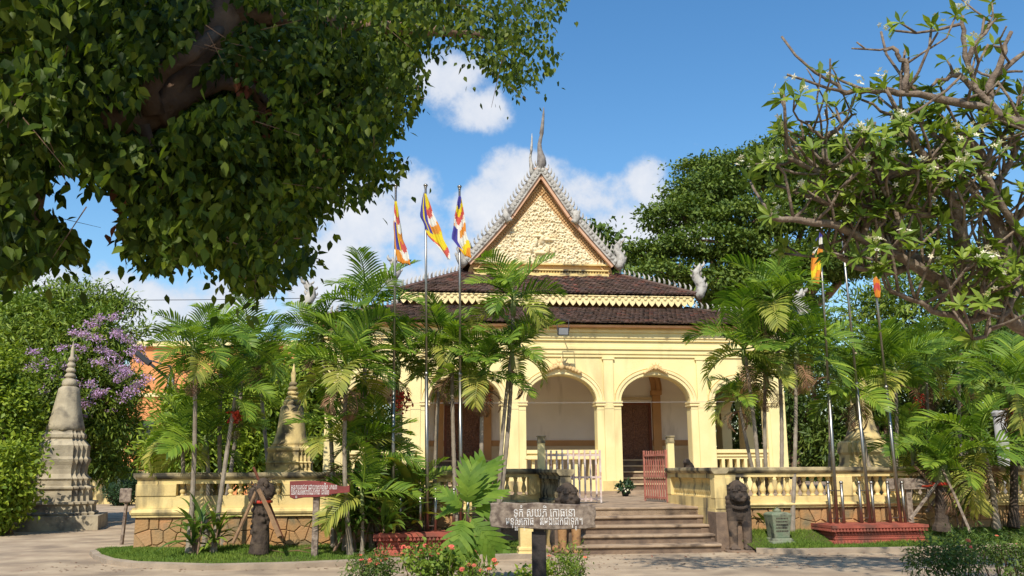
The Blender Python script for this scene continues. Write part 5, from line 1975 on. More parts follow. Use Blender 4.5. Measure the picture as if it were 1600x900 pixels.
for k, (lab, base, cp, Yc, Rp, kw) in enumerate(PALMS):
    palm(lab, base, cp, Yc, Rp, seed=k, **kw)


# transplanted stump with props, left
def stump(label, px, py, Y, toppx):
    b = at(px, py, Y)
    b.z = .14
    t = at(px + 1, toppx, Y)
    h = t.z - b.z
    root = thing('palm_stump', label, 'stump', b)
    m = MB()
    m.tube([(0, 0, 0), (.02, 0, .25 * h), (0, 0, .55 * h), (.02, 0, .78 * h)], [.2, .17, .15, .16], 12)
    m.ball((-.06, -.02, .80 * h), (.2, .18, .2), 12)
    m.ball((.12, 0, .86 * h), (.15, .15, .18), 10)
    m.ball((.02, 0, .97 * h), (.12, .12, .12), 10)
    r = random.Random(3)
    for k in range(70):
        a, z = r.uniform(0, 2 * PI), r.uniform(0, .98) * h
        rr2 = .17 if z < .65 * h else .2
        m.ball((rr2 * math.cos(a), rr2 * math.sin(a), z), (.03, .03, .05), 6)
    remeshed(m, 'trunk', PALMDK, .02, 2, root)
    n = 60
    for k in range(3):
        pass
    cf = MB()
    for k in range(46):
        a = r.uniform(0, 2 * PI)
        z = h * r.uniform(.8, 1.02)
        e_ = Vector((.32 * math.cos(a), .3 * math.sin(a), z + r.uniform(-.12, .12)))
        cf.tube([(0.02, 0, z - .05), e_ * .5 + Vector((0, 0, z * .5)), e_], [.012, .01, .003], 4)
    cf.build('fibres', PALMDK, root)
    MB().lathe([(0, .20), (.03, .205), (.05, .2)], (.02, 0, .70 * h), 14).build('red_tie', FRUIT, root)
    return root, b, h


stump('dark shaggy palm stump held by wooden props on the left lawn', 405, 850, 17.9, 752)


def prop(label, p, q_, Y0, Y1, zb, group, m=WOODB, r=.04):
    a, b = at(p[0], p[1], Y0), at(q_[0], q_[1], Y1)
    a.z = max(a.z, zb) if False else a.z
    root = MB().tube([a, a.lerp(b, .5) + Vector((.01, 0, .01)), b], [r, r * .95, r * .85], 6).build('prop_pole', m)
    tag(root, label, 'wooden prop', group)
    return root


GP = 'wooden props round the transplanted palms'
prop('long prop slanting down to the left from the dark stump', (364, 849), (402, 764), 17.5, 17.75, .1, GP)
prop('thick prop slanting down to the right in front of the stump', (437, 839), (404, 765), 17.4, 17.7, .1, GP, r=.05)
prop('thin dark prop crossing over the top of the stump', (441, 840), (396, 730), 18.2, 17.8, .1, GP, m=DOORFR, r=.03)
prop('prop slanting left from the strapped palm on the right', (1422, 812), (1466, 752), 19.7, 19.95, .3, GP, m=WOODG)
prop('thin stick leaning against the blank sign', (1428, 727), (1456, 758), 20.3, 20.0, .3, GP, m=WOODB, r=.03)
prop('long thin prop slanting right from the strapped palm', (1516, 832), (1473, 734), 19.3, 19.9, .3, GP, m=WOODG, r=.03)
prop('broken grey prop rising to the right behind the strapped palm', (1448, 800), (1512, 706), 20.4, 20.5, .3, GP, m=WOODG, r=.035)
a = at(1470, 758, 20.1)
MB_ = MB().lathe([(0, .2), (.03, .205), (.06, .2)], (a.x, a.y, a.z), 14).tube([(a.x - .15, a.y - .12, a.z), (a.x - .5, a.y - .2, a.z - .02)], .025, 5)
tag(MB_.build('strap', FRUIT), 'red strap tied round the thick stubby palm', 'strap')

# dry palm debris on the left lawn
db = MB()
r = random.Random(8)
for k in range(26):
    p = at(r.uniform(385, 470), r.uniform(846, 858), 17.6)
    p = ground_at(r.uniform(385, 470), r.uniform(850, 862), .17)
    a = r.uniform(-.5, .5)
    db.tube([p, p + Vector((math.cos(a) * .3, math.sin(a) * .3, .03)), p + Vector((math.cos(a) * .65, math.sin(a) * .6, -.01))], [.008, .012, .004], 4)
o = db.build('dry_fronds', FRONDB)
tag(o, 'dry cut fronds lying on the grass beside the stump', 'dry fronds', kind='stuff')


# ================================================================== STRAP LEAVED PLANTS
def strap_mesh(name, m, L=1.0, w=.13, el=60, droop=1.2):
    mb = MB()
    N = 7
    p = Vector((0, 0, 0))
    vs = []
    for i in range(N + 1):
        t = i / N
        e = R(el) - droop * t ** 1.4
        ww = w * (.25 + 1.3 * t) if t < .4 else w * .77 * (1 - ((t - .4) / .6) ** 2.2)
        vs += [(p.x - ww / 2, p.y, p.z + ww * .18), (p.x, p.y, p.z), (p.x + ww / 2, p.y, p.z + ww * .18)]
        p = p + Vector((0, math.cos(e), math.sin(e))) * L / N
    fs = []
    for i in range(N):
        for k in range(2):
            a = i * 3 + k
            fs.append((a, a + 1, a + 4, a + 3))
    me = bpy.data.meshes.new(name)
    me.from_pydata(vs, [], fs)
    me.materials.append(m)
    me.polygons.foreach_set('use_smooth', [True] * len(fs))
    me.update()
    return me


SM = {m.name: [strap_mesh('leaf', m, 1, w, e, d) for e in (80, 60, 38, 15) for (d, w) in ((.7, .14), (1.3, .17))] for m in (LEAFSTRAP, LEAFYE, LEAFM)}


def strap_plant(label, px, py, Y, hpx, n, m, zb, seed, group='broad leaved shrubs under the palms'):
    r = random.Random(seed)
    b = at(px, py, Y)
    b.z = zb
    root = thing('leafy_shrub', label, 'shrub', b, 0, group)
    h = hpx * Y / FPX
    ns = max(1, n // 12)
    for s in range(ns):
        t = Vector((r.gauss(0, .12 * h), r.gauss(0, .1 * h), h * r.uniform(.35, .65)))
        MB().tube([(t.x * .3, t.y * .3, 0), t], [.025, .015], 6).build('stem', BARK, root)
        for k in range(n // ns):
            L = h * r.uniform(.42, .68)
            at_ = Vector((t.x * .3, t.y * .3, 0)).lerp(t, r.uniform(.35, 1))
            link('leaf', r.choice(SM[m.name]), root, Matrix.Translation(at_) @ Matrix.Rotation(r.uniform(0, 6.28), 4, 'Z') @ Matrix.Rotation(r.uniform(-.3, .3), 4, 'Y') @ Matrix.Scale(L, 4))
    return root


strap_plant('dark broad leaved shrub filling the foot of the middle palm clump', 560, 845, 18.2, 130, 40, LEAFSTRAP, .15, 1)
strap_plant('glossy shrub between the red sign post and the palm clump', 515, 845, 18.3, 105, 30, LEAFSTRAP, .15, 2)
strap_plant('shrub of upright dark leaves left of the left plinth', 602, 845, 18.1, 125, 34, LEAFSTRAP, .15, 3)
strap_plant('yellow streaked shrub seen between the first two flagpoles', 640, 845, 18.6, 190, 26, LEAFYE, .15, 4)
strap_plant('low dark shrub behind the middle flagpole', 672, 845, 18.8, 90, 22, LEAFSTRAP, .15, 5)
strap_plant('shrub of narrow leaves behind the broad lobed plant', 765, 838, 18.6, 95, 26, LEAFSTRAP, .15, 6)
strap_plant('bushy dark shrub at the foot of the far left palms', 308, 852, 17.8, 92, 48, LEAFSTRAP, .12, 7)
strap_plant('shrub growing at the foot of the leaning palm', 330, 850, 18.0, 84, 36, LEAFM, .12, 8)
strap_plant('leafy shrub behind the green pedestal at the right clump', 1200, 815, 20.3, 60, 26, LEAFM, .25, 9)
strap_plant('dark shrub at the foot of the strapped palm', 1500, 815, 20.6, 80, 26, LEAFSTRAP, .35, 10)
strap_plant('small shrub left of the right plinth by the wall', 1262, 815, 20.6, 40, 16, LEAFM, .3, 11)


# ---- broad lobed plant in the foreground
def lobed_leaf(name, m):
    mb = MB()
    N = 7
    vs, fs = [], []
    def zz_(x, t):
        return .10 * math.sin(t * 2.6) - .55 * t * t * .5 + .12 * abs(x) * (1 - t)
    mb.tube([(0, -.25, -.02), (0, .2, zz_(0, .2)), (0, .6, zz_(0, .6)), (0, 1.0, zz_(0, 1.0))], [.012, .011, .008, .003], 5)
    for s in (-1, 1):
        for k in range(N):
            t = .04 + .90 * k / N
            half = .05 + .37 * math.sin(PI * (t * .82 + .14)) ** .9
            a = R(62 - 34 * t)
            dx, dy = s * math.sin(a), math.cos(a)
            b0, b1 = t - .015, t + .9 / N + .012
            pts = []
            Ln = half / max(.35, math.sin(a))
            w0 = .055
            for (q_, w_) in ((.28, .062), (.6, .058), (.85, .042)):
                cx, cy = dx * Ln * q_, (b0 + b1) / 2 + dy * Ln * q_
                pts.append(((cx + dy * w_ * s * -1, cy + abs(dx) * w_), (cx + dy * w_ * s, cy - abs(dx) * w_)))
            tip = (dx * Ln * 1.05, (b0 + b1) / 2 + dy * Ln * 1.05)
            poly = [(0, b0), (0, b1), pts[0][0], pts[0][1], pts[1][0], pts[1][1], pts[2][0], pts[2][1], tip]
            mb.add([(x, y, zz_(x, max(0, min(1.1, y))) + (.012 if i in (2, 4, 6) else -.0)) for i, (x, y) in enumerate(poly)], [(0, 1, 2, 3), (3, 2, 4, 5), (5, 4, 6, 7), (7, 6, 8)])
            c = [(0, (b0 + b1) / 2), (dx * Ln * .95, (b0 + b1) / 2 + dy * Ln * .95)]
            mb.tube([(x, y, zz_(x, y) + .006) for x, y in c], [.006, .002], 4)
    me = mb.mesh(name, m)
    return me


LL = lobed_leaf('leaf', LEAFP)
Yp = 13.6
b0 = at(735, 905, Yp)
lpnt = thing('lobed_leaf_plant', 'young plant with big lobed leaves on a thin stem in front of the left plinth', 'plant', (b0.x, Yp, 0))
c0 = at(728, 800, Yp) - Vector((b0.x, Yp, 0))
MB().tube([(0, 0, 0), (.01, 0, .3), c0 * .6, c0], [.03, .028, .022, .016], 7).build('stem', STEMR, lpnt, smooth=True)
for (tx, ty, dy, sz) in [(755, 722, .25, .78), (697, 770, -.05, .52), (772, 762, .1, .62), (715, 856, -.45, .56), (770, 850, -.2, .52), (690, 795, .2, .5), (735, 735, -.12, .5), (785, 800, .2, .45), (728, 862, -.25, .5), (745, 700 + 40, .5, .6)]:
    e_ = at(tx, ty, Yp) - Vector((b0.x, Yp, 0)) + Vector((0, dy, 0))
    d = e_ - c0
    L = d.length * 1.0
    d.normalize()
    up = Vector((0, -.75, .66)) if d.z > -.3 else Vector((0, -.9, .3))
    X = d.cross(up).normalized()
    Zv = X.cross(d)
    M = Matrix(((X.x, d.x, Zv.x, c0.x), (X.y, d.y, Zv.y, c0.y), (X.z, d.z, Zv.z, c0.z), (0, 0, 0, 1)))
    link('leaf', LL, lpnt, M @ Matrix.Translation((0, L * .2, 0)) @ Matrix.Scale(L * .88, 4))


# ---- flower shrubs along the bottom
def flower_shrub(label, px, Y, wpx, hpx, m, fl, nfl, seed, group='flowering shrubs along the near edge'):
    b = at(px, 880, Y)
    root = thing('flower_shrub', label, 'shrub', (b.x, Y, 0), 0, group)
    s = Y / FPX
    w_, h = wpx * s, hpx * s
    r = random.Random(seed)
    lumps = [(r.uniform(-.7, .7) * w_, r.uniform(-.25, .3), h * r.uniform(.5, .8), w_ * .35, .3, h * .32) for _ in range(6)]
    crown('foliage', root, lumps, int(1500 * w_ / .5), .075, m, LANCE if seed % 2 else OVATE, clump=.07, per=8, flat=.9)
    for k in range(7):
        x = r.uniform(-.8, .8) * w_
        MB().tube([(x * .5, 0, 0), (x, r.uniform(-.1, .1), h * r.uniform(.6, .95))], [.012, .005], 4).build('stem', STEMR, root)
    me = MB()
    for a in range(9):
        c, s_ = math.cos(a * 2 * PI / 9), math.sin(a * 2 * PI / 9)
        me.add([(0, 0, .004), (c * .02 - s_ * .01, s_ * .02 + c * .01, .01), (c * .036, s_ * .036, .002), (c * .02 + s_ * .01, s_ * .02 - c * .01, .01)], [(0, 3, 2, 1)])
    me.ball((0, 0, .008), (.012, .012, .012), 6)
    fme = me.mesh('flower', fl)
    for k in range(nfl):
        p = Vector((r.uniform(-.9, .9) * w_, r.uniform(-.35, .1), h * r.uniform(.8, 1.05)))
        MB().tube([(p.x * .9, p.y, h * .5), p], .004, 4).build('flower_stalk', LEAFM, root)
        link('flower', fme, root, Matrix.Translation(p) @ Matrix.Rotation(r.uniform(.1, 1.1), 4, 'X') @ Matrix.Rotation(r.uniform(0, 6), 4, 'Z') @ Matrix.Scale(r.uniform(.8, 1.3), 4))
    return root


flower_shrub('flower shrub with dusky pink heads at the lower left corner of the bed', 585, 13.2, 42, 55, LEAFK, PINKFL, 9, 1)
flower_shrub('tall leafy flower shrub before the left plinth', 668, 13.0, 48, 72, LEAFM, PINKFL, 12, 2)
flower_shrub('flower shrub right of the lobed plant stem with orange heads', 748, 12.9, 30, 50, LEAFM, PINKFL, 7, 3)
flower_shrub('low green shrub around the foot of the wooden sign', 830, 12.6, 30, 45, LEAFB, PINKFL, 2, 4)
flower_shrub('small green shrub in front of the ochre legged lion', 885, 13.0, 34, 62, LEAFM, PINKFL, 2, 5)
flower_shrub('dark shrub at the lower right corner', 1500, 14.0, 75, 62, LEAFK, PINKFL, 2, 7)
flower_shrub('dark shrub between the two others at the lower right', 1560, 14.6, 60, 60, LEAFK, PINKFL, 1, 11)
flower_shrub('dark shrub cut off by the right picture edge near the bottom', 1600, 14.2, 60, 66, LEAFK, PINKFL, 2, 9)


# ================================================================== TREES
def lump(px, py, Y, rx, rz, ry=None):
    p = at(px, py, Y)
    s = Y / FPX
    return (p.x, Y, p.z, rx * s, (ry if ry is not None else (rx + rz) * .5 * s), rz * s)


def tree(name, label, base, lumps, n, size, m, tmpl=SPRAY, clump=.35, per=24, trunk=BARK, r0=.25, group='background trees', droop=.25, flat=.6, hollow=.55, limbs=5, extra=None):
    b = Vector(base)
    root = thing(name, label, 'tree', b, 0, group)
    L = [(x - b.x, y - b.y, z - b.z, a, c, d) for x, y, z, a, c, d in lumps]
    ctr = Vector((sum(l[0] for l in L) / len(L), sum(l[1] for l in L) / len(L), min(l[2] - l[5] * .3 for l in L)))
    fork = Vector((ctr.x * .4, ctr.y * .4, max(.6, ctr.z * .75)))
    MB().tube(limb((0, 0, -.1), fork, 6, .03), [r0 * (1.3 - .1 * i) for i in range(7)], 9).build('trunk', trunk, root, smooth=True)
    rr2 = random.Random(len(label))
    lb_ = MB()
    for l in L[:max(limbs, 12)]:
        e_ = Vector(l[:3]) + Vector((rr2.uniform(-.3, .3) * l[3], 0, -.1 * l[5]))
        lb_.tube(limb(fork, e_, 6, .06, .05), [r0 * .6 * (1 - i / 7.5) for i in range(7)], 6)
        for q_ in range(3):
            e2 = Vector(l[:3]) + Vector((rr2.uniform(-.8, .8) * l[3], rr2.uniform(-.8, .8) * l[4], rr2.uniform(-.3, .8) * l[5]))
            lb_.tube(limb(e_, e2, 4, .1), [r0 * .2 * (1 - i / 5.5) for i in range(5)], 5)
    lb_.build('limbs', trunk, root, smooth=True)
    crown('crown', root, L, n, size, m, tmpl, clump, per, droop, flat, hollow)
    if extra:
        extra(root, L)
    return root


# flowering tree, left
def purple(root, L):
    P_ = []
    r = random.Random(4)
    spots = [(165, 500), (150, 505), (180, 497), (140, 520), (150, 545), (165, 550), (190, 575), (200, 585), (175, 590), (215, 560), (205, 550), (160, 565), (145, 600), (155, 615), (165, 610), (70, 565), (75, 575), (85, 590), (125, 600), (205, 600), (215, 610), (185, 620), (60, 550), (110, 560), (135, 545), (220, 545), (140, 650), (185, 560), (172, 575), (120, 520), (100, 545), (195, 530), (208, 575), (170, 640), (130, 630), (110, 625), (75, 610), (90, 570), (180, 520), (225, 590), (50, 575), (155, 530)]
    for (x, y) in spots:
        p = at(x + r.uniform(-4, 4), y, 29.6) - root.location
        P_.append((p.x, p.y + r.uniform(-.3, .3), p.z, r.uniform(.07, .2), .15, r.uniform(.05, .13)))
    crown('blossoms', root, P_, 4600, .07, PURPLE, clump=.085, per=12, hollow=.3)


b0 = ground_at(128, 786)
tree('flowering_tree', 'tall leafy tree with purple blossom behind the grey stupa', (b0.x, 33, 0),
     [lump(110, 540, 32, 75, 50), lump(60, 500, 32.5, 45, 40), lump(120, 470, 32.5, 60, 28), lump(150, 525, 31.5, 50, 48), lump(112, 610, 31, 78, 60), lump(172, 625, 31, 42, 58), lump(165, 695, 32, 60, 48), lump(60, 600, 32, 50, 60), lump(95, 690, 33, 50, 60), lump(190, 478, 33, 30, 14), lump(208, 520, 33, 18, 9), lump(15, 560, 32, 40, 45)],
     42000, .23, LEAFM, tmpl=LANCE, clump=.27, per=44, r0=.2, extra=purple)
tree('broadleaf_tree', 'bright yellow green bushy tree at the left edge of the picture', ground_at(15, 835),
     [lump(-9, 590, 27.6, 45, 45, 0.9), lump(11, 650, 27.6, 40, 45, 0.9), lump(-7, 700, 27.6, 55, 55, 0.9), lump(13, 735, 25.6, 42, 45, 0.8), lump(-12, 640, 27.6, 50, 60, 0.9), lump(-57, 700, 27.6, 60, 90, 0.9), lump(-47, 580, 27.6, 50, 50, 0.9), lump(-7, 780, 25.6, 40, 40, 0.8), lump(-37, 790, 25.6, 60, 45, 0.8)],
     36000, .145, LEAFB, tmpl=OVATE, clump=.2, per=46, r0=.12, hollow=.4)
tree('broadleaf_tree', 'airy tree top showing above the flowering tree at far left', (at(20, 600, 45).x, 45, 0),
     [lump(20, 480, 45, 50, 30), lump(-20, 520, 45, 60, 60), lump(50, 540, 45, 60, 50)], 7000, .35, LEAFM, clump=.5, r0=.25)
tree('broadleaf_tree', 'mid green tree behind the two palms at the far left', (at(300, 700, 25.5).x, 25.5, .87),
     [lump(292, 650, 25, 28, 40), lump(330, 650, 25.5, 60, 60), lump(400, 640, 26, 50, 65), lump(300, 700, 25, 60, 45), lump(380, 710, 25.5, 60, 40), lump(268, 705, 26, 24, 35), lump(440, 690, 27, 30, 45), lump(410, 590, 27, 35, 35)],
     30000, .22, LEAFB, tmpl=LANCE, clump=.24, per=30, r0=.14)
tree('broadleaf_tree', 'dark tree beside the left corner of the temple', (at(500, 700, 32).x, 34, .87),
     [lump(495, 600, 33, 40, 60), lump(480, 690, 33, 45, 50), lump(520, 680, 34, 30, 60), lump(455, 640, 34, 40, 50)], 14000, .26, LEAFM, clump=.35, r0=.18)
tree('broadleaf_tree', 'small tree peeping over the right slope of the gable', (at(935, 600, 75).x, 75, 0),
     [lump(925, 378, 75, 26, 26, 2), lump(940, 400, 75, 30, 30, 2), lump(900, 440, 76, 60, 40, 3)], 5000, .55, LEAFR, clump=.7, r0=.4)

# rain tree
RT = [lump(1105, 300, 64, 60, 34), lump(1060, 340, 62, 48, 30), lump(1170, 270, 66, 80, 34), lump(1250, 245, 68, 80, 36), lump(1330, 250, 68, 75, 40), lump(1020, 400, 62, 42, 26), lump(1040, 430, 60, 50, 26), lump(1110, 380, 60, 70, 26), lump(1190, 340, 61, 80, 30), lump(1290, 320, 63, 90, 36), lump(1130, 440, 60, 70, 26), lump(1220, 410, 61, 80, 34), lump(1310, 400, 64, 80, 45), lump(1400, 290, 66, 60, 50), lump(1400, 380, 66, 70, 60), lump(1180, 470, 62, 80, 24), lump(1100, 262, 67, 36, 14)]
RT = [(a_, b_, c_, d_, e_, f_ * .74) for a_, b_, c_, d_, e_, f_ in RT]
tree('rain_tree', 'huge spreading dark green tree rising behind the right side of the temple', (at(1210, 700, 66).x, 67, 0), RT, 120000, .30, LEAFR, clump=.66, per=90, r0=.9, flat=.30, hollow=.6, limbs=17)
for k, (lab, bx, Y, L, n, m) in enumerate([
    ('shady dark tree behind the right temple corner', 1250, 38, [lump(1210, 600, 38, 50, 70), lump(1260, 650, 38, 45, 80), lump(1250, 540, 39, 60, 50), lump(1180, 650, 40, 60, 80)], 14000, LEAFK),
    ('shady dark tree behind the right stupa', 1390, 36, [lump(1340, 600, 36, 50, 60), lump(1390, 560, 36, 60, 50), lump(1430, 650, 37, 55, 70), lump(1330, 690, 37, 60, 50)], 16000, LEAFK),
    ('shady dark tree behind the hut on the right', 1520, 34, [lump(1490, 560, 34, 70, 60), lump(1550, 600, 34, 60, 70), lump(1590, 660, 33, 60, 80), lump(1510, 690, 35, 70, 50), lump(1600, 540, 35, 60, 60)], 20000, LEAFK),
    ('mid green tree filling the gap above the right hand palms', 1440, 44, [lump(1440, 470, 44, 80, 60), lump(1530, 450, 44, 80, 70), lump(1600, 480, 44, 70, 90), lump(1370, 500, 45, 60, 50)], 16000, LEAFM),
    ('tree far behind the right side arcade of the temple', 1180, 52, [lump(1120, 660, 52, 70, 90), lump(1190, 640, 52, 70, 100), lump(1080, 620, 54, 60, 80)], 9000, LEAFK),
    ('tree behind the left side arcade of the temple', 560, 52, [lump(560, 660, 52, 70, 90), lump(620, 640, 52, 60, 90), lump(520, 680, 50, 50, 70)], 9000, LEAFK),
]):
    tree('broadleaf_tree', lab, (at(bx, 740, Y).x, Y, 0), L, n, .26 if m is LEAFK else .34, m, LANCE, clump=.34, per=16, r0=.28)
# hedge line and wood far behind everything
hd = MB()
P_ = [lump(x, 720, 80, 130, 60, 4) for x in range(-900, 2600, 130)] + [lump(x + 60, 690, 95, 120, 80, 4) for x in list(range(-900, 400, 170)) + list(range(1250, 2600, 170))]
o = crown('distant_wood', None, P_, 30000, 1.1, LEAFR, clump=1.2, per=20)
tag(o, 'distant belt of dark green trees behind the temple grounds', 'wood', kind='stuff')


# ---- leaves placed one by one: the largest as parts, the rest as one mass
def project(P_):
    Mi = np.array((Matrix.Translation(EYE) @ CAMM).inverted())
    q_ = P_ @ Mi[:3, :3].T + Mi[:3, 3]
    d = -q_[:, 2]
    d = np.where(np.abs(d) < 1e-6, 1e-6, d)
    return 800 + FPX * q_[:, 0] / d, 450 - FPX * q_[:, 1] / d, d


def leaf_mass(root, tmpl, pos, X, Yv, Z, size, m, nparts, mi=None, mats=None):
    """pos in world; root at root.location"""
    px, py, d = project(pos)
    vis = (d > .3) & (px > 0) & (px < 1600) & (py > 0) & (py < 900)
    rank = np.where(vis, size / np.maximum(d, .1), 0)
    order = np.argsort(-rank)
    # spread the single leaves over the visible outside: nearest first
    sel = order[:nparts]
    loc = np.array(root.location)
    me = bpy.data.meshes.new('leaf')
    me.from_pydata([tuple(v) for v in tmpl[0]], [], tmpl[1])
    me.materials.append(m)
    me.update()
    for i in sel:
        M = Matrix(((X[i, 0] * size[i], Yv[i, 0] * size[i], Z[i, 0] * size[i], pos[i, 0] - loc[0]), (X[i, 1] * size[i], Yv[i, 1] * size[i], Z[i, 1] * size[i], pos[i, 1] - loc[1]), (X[i, 2] * size[i], Yv[i, 2] * size[i], Z[i, 2] * size[i], pos[i, 2] - loc[2]), (0, 0, 0, 1)))
        link('leaf', me, root, M)
    rest = np.ones(len(pos), bool)
    rest[sel] = False
    o = scatter('foliage', tmpl[0], tmpl[1], pos[rest] - loc, X[rest], Yv[rest], Z[rest], size[rest], mats or m, root, None if mi is None else mi[rest])
    o['kind'] = 'stuff'
    return o


def in_poly(x, y, poly):
    inside = np.zeros(len(x), bool)
    n = len(poly)
    for i in range(n):
        x0, y0 = poly[i]
        x1, y1 = poly[(i + 1) % n]
        c = ((y0 > y) != (y1 > y)) & (x < (x1 - x0) * (y - y0) / (y1 - y0 + 1e-9) + x0)
        inside ^= c
    return inside


def unproject(px, py, Y):
    Mw = np.array(CAMM.to_3x3())
    d = np.stack([(px - 800) / FPX, (450 - py) / FPX, -np.ones_like(px)], 1) @ Mw.T
    return np.array(EYE) + d * (Y / d[:, 1])[:, None]


# ---- great fig tree overhanging from the left
FT = thing('fig_tree', 'great dark leafed tree overhanging the upper left of the picture, trunk out of view', 'tree', (-7.2, 4.2, 0))
loc = FT.location.copy()
big_b = [([(150, 0, 6.6)], 0)]
def fy(Y):
    return 5.0 + (Y - 7.0) * .6


def wpts(L, f=None):
    return [at(x, y, f(Y) if f else Y) - loc for x, y, Y in L]


fork = at(60, 190, 5.0) - loc
MB().tube([(0, 0, -.1), (.1, .1, 1.2), (.5, .6, 2.6), (1.2, 1.6, 3.6), fork], [.62, .5, .42, .34, .26], 12).build('trunk', BARK, FT, smooth=True)
MB().tube([fork] + wpts([(150, 175, 7.1), (225, 190, 7.1), (262, 165, 7.2), (280, 120, 7.3), (318, 70, 7.4), (352, 30, 7.5), (350, -20, 7.6), (300, -90, 7.6)], fy), [.22, .13, .088, .08, .084, .09, .108, .1, .08], 10).build('limb', BARK, FT, smooth=True)
MB().tube(wpts([(240, 180, 7.05), (232, 140, 6.95), (255, 108, 6.9), (300, 85, 6.9), (345, 45, 7.4)], fy), [.072, .06, .054, .044, .036], 9).build('limb', BARK, FT, smooth=True)
MB().tube(wpts([(245, 185, 7.1), (290, 150, 7.3), (345, 128, 7.5), (400, 140, 7.8), (415, 200, 8.0)], fy), [.072, .064, .05, .042, .028], 9).build('limb', BARK, FT, smooth=True)
MB().tube(wpts([(355, 22, 7.5), (430, 25, 7.7), (560, 40, 8.0), (700, 50, 8.2), (800, 60, 8.4)], fy), [.085, .07, .05, .035, .015], 9).build('limb', BARK, FT, smooth=True)
MB().tube(wpts([(400, 140, 7.8), (480, 220, 7.9), (540, 270, 8.0)], fy), [.034, .026, .014], 7).build('limb', BARK, FT, smooth=True)
MB().tube(wpts([(225, 195, 7.0), (250, 290, 7.2), (330, 360, 7.5), (400, 400, 7.8)], fy), [.034, .03, .02, .01], 7).build('limb', BARK, FT, smooth=True)
MB().tube([fork] + wpts([(60, 260, 6.4), (50, 350, 6.2), (60, 400, 6.1)], fy), [.1, .06, .04, .015], 7).build('limb', BARK, FT, smooth=True)
POLY = [(-60, -80), (420, -80), (430, -25), (878, -25), (872, 20), (858, 60), (862, 95), (835, 128), (800, 138), (765, 122), (745, 100), (712, 72), (690, 62), (668, 90), (655, 135), (640, 175), (600, 215), (625, 250), (612, 285), (560, 300), (520, 318), (490, 345), (478, 372), (492, 400), (478, 425), (432, 438), (402, 452), (362, 440), (330, 412), (290, 402), (250, 412), (218, 408), (186, 380), (182, 335), (186, 305), (150, 285), (118, 255), (88, 262), (62, 290), (70, 320), (110, 345), (132, 372), (128, 395), (95, 400), (60, 412), (30, 425), (-10, 432), (-60, 440)]
NCL = 3600
cx = rng.uniform(-60, 880, NCL * 3)
cy = rng.uniform(-80, 455, NCL * 3)
ok = in_poly(cx, cy, POLY)
cx, cy = cx[ok][:NCL], cy[ok][:NCL]
cY = 4.5 + 1.3 * np.clip(cx, 0, 880) / 880 + rng.normal(size=len(cx)) * .45 + np.where(rng.random(len(cx)) < .45, .7, -.1)
cY = np.clip(cY, 3.7, 8)
cP = unproject(cx, cy, cY)
per = 12
ci = np.repeat(np.arange(len(cP)), per)
tw = unit(rng.normal(size=(len(cP), 3)) * np.array([1, 1, .35]) + np.array([0, 0, -.55]))
ts = rng.random(len(ci))
pos = cP[ci] + tw[ci] * (ts * .26)[:, None] + rng.normal(size=(len(ci), 3)) * .035
px, py, d = project(pos)
out_ok = in_poly(px, py, [(x + (9 if x > 300 else 0) + 7 * math.sin(i_ * 2.3), y + 5 + 7 * math.sin(i_ * 1.7)) for i_, (x, y) in enumerate(POLY)]) | (rng.random(len(pos)) < .10)
hole = ((px - 100) / 42) ** 2 + ((py - 320) / 30) ** 2 < 1
keep = out_ok & ~((px > 82) & (px < 178) & (py > 285) & (py < 420) & (px - 82 > (py - 420) * -.2) & (rng.random(len(px)) < .93) & (px > 140))
pos, ci = pos[keep], ci[keep]
px = px[keep]
dr = unit(tw[ci] * .5 + rng.normal(size=pos.shape) * .45 + np.array([0, 0, -.75]))
nor = unit(rng.normal(size=pos.shape) * .6 + np.array([0, -.55, .5]))
X, Yv, Z = axes(dr, nor)
sz = (.078 - .038 * np.clip(px, 0, 880) / 880) * rng.uniform(.7, 1.3, len(px))
px, py, d = project(pos)
free = np.ones(len(pos), bool)
for (x0, y0, x1, y1, yy, rad_) in ((170, 180, 235, 190, 7.3, 20), (235, 190, 262, 160, 7.3, 24), (262, 160, 285, 110, 7.3, 24), (285, 110, 320, 68, 7.4, 24), (320, 68, 355, 28, 7.5, 26), (355, 28, 345, -20, 7.5, 22), (240, 180, 236, 140, 7.2, 18), (236, 140, 300, 85, 7.2, 18), (245, 185, 290, 150, 7.3, 18), (290, 150, 350, 128, 7.5, 18), (350, 128, 410, 150, 7.8, 12), (410, 150, 416, 200, 8.0, 12), (360, 18, 440, 25, 8.0, 13)):
    t_ = np.clip(((px - x0) * (x1 - x0) + (py - y0) * (y1 - y0)) / ((x1 - x0) ** 2 + (y1 - y0) ** 2), 0, 1)
    dd = np.hypot(px - x0 - t_ * (x1 - x0), py - y0 - t_ * (y1 - y0))
    free &= ~((dd < rad_) & (pos[:, 1] < fy(yy) + .1) & (rng.random(len(pos)) < .95))
pos, X, Yv, Z, sz = pos[free], X[free], Yv[free], Z[free], sz[free]
leaf_mass(FT, OVATE, pos, X, Yv, Z, sz, LEAFD, 300)
# twigs
tg = MB()
for i in range(0, len(cP), 16):
    a = Vector(cP[i]) - loc
    t_ = Vector(tw[i])
    tg.tube([a - t_ * .12, a, a + t_ * .2], [.003, .0022, .001], 4)
o = tg.build('twigs', BARK, FT)
o['kind'] = 'stuff'
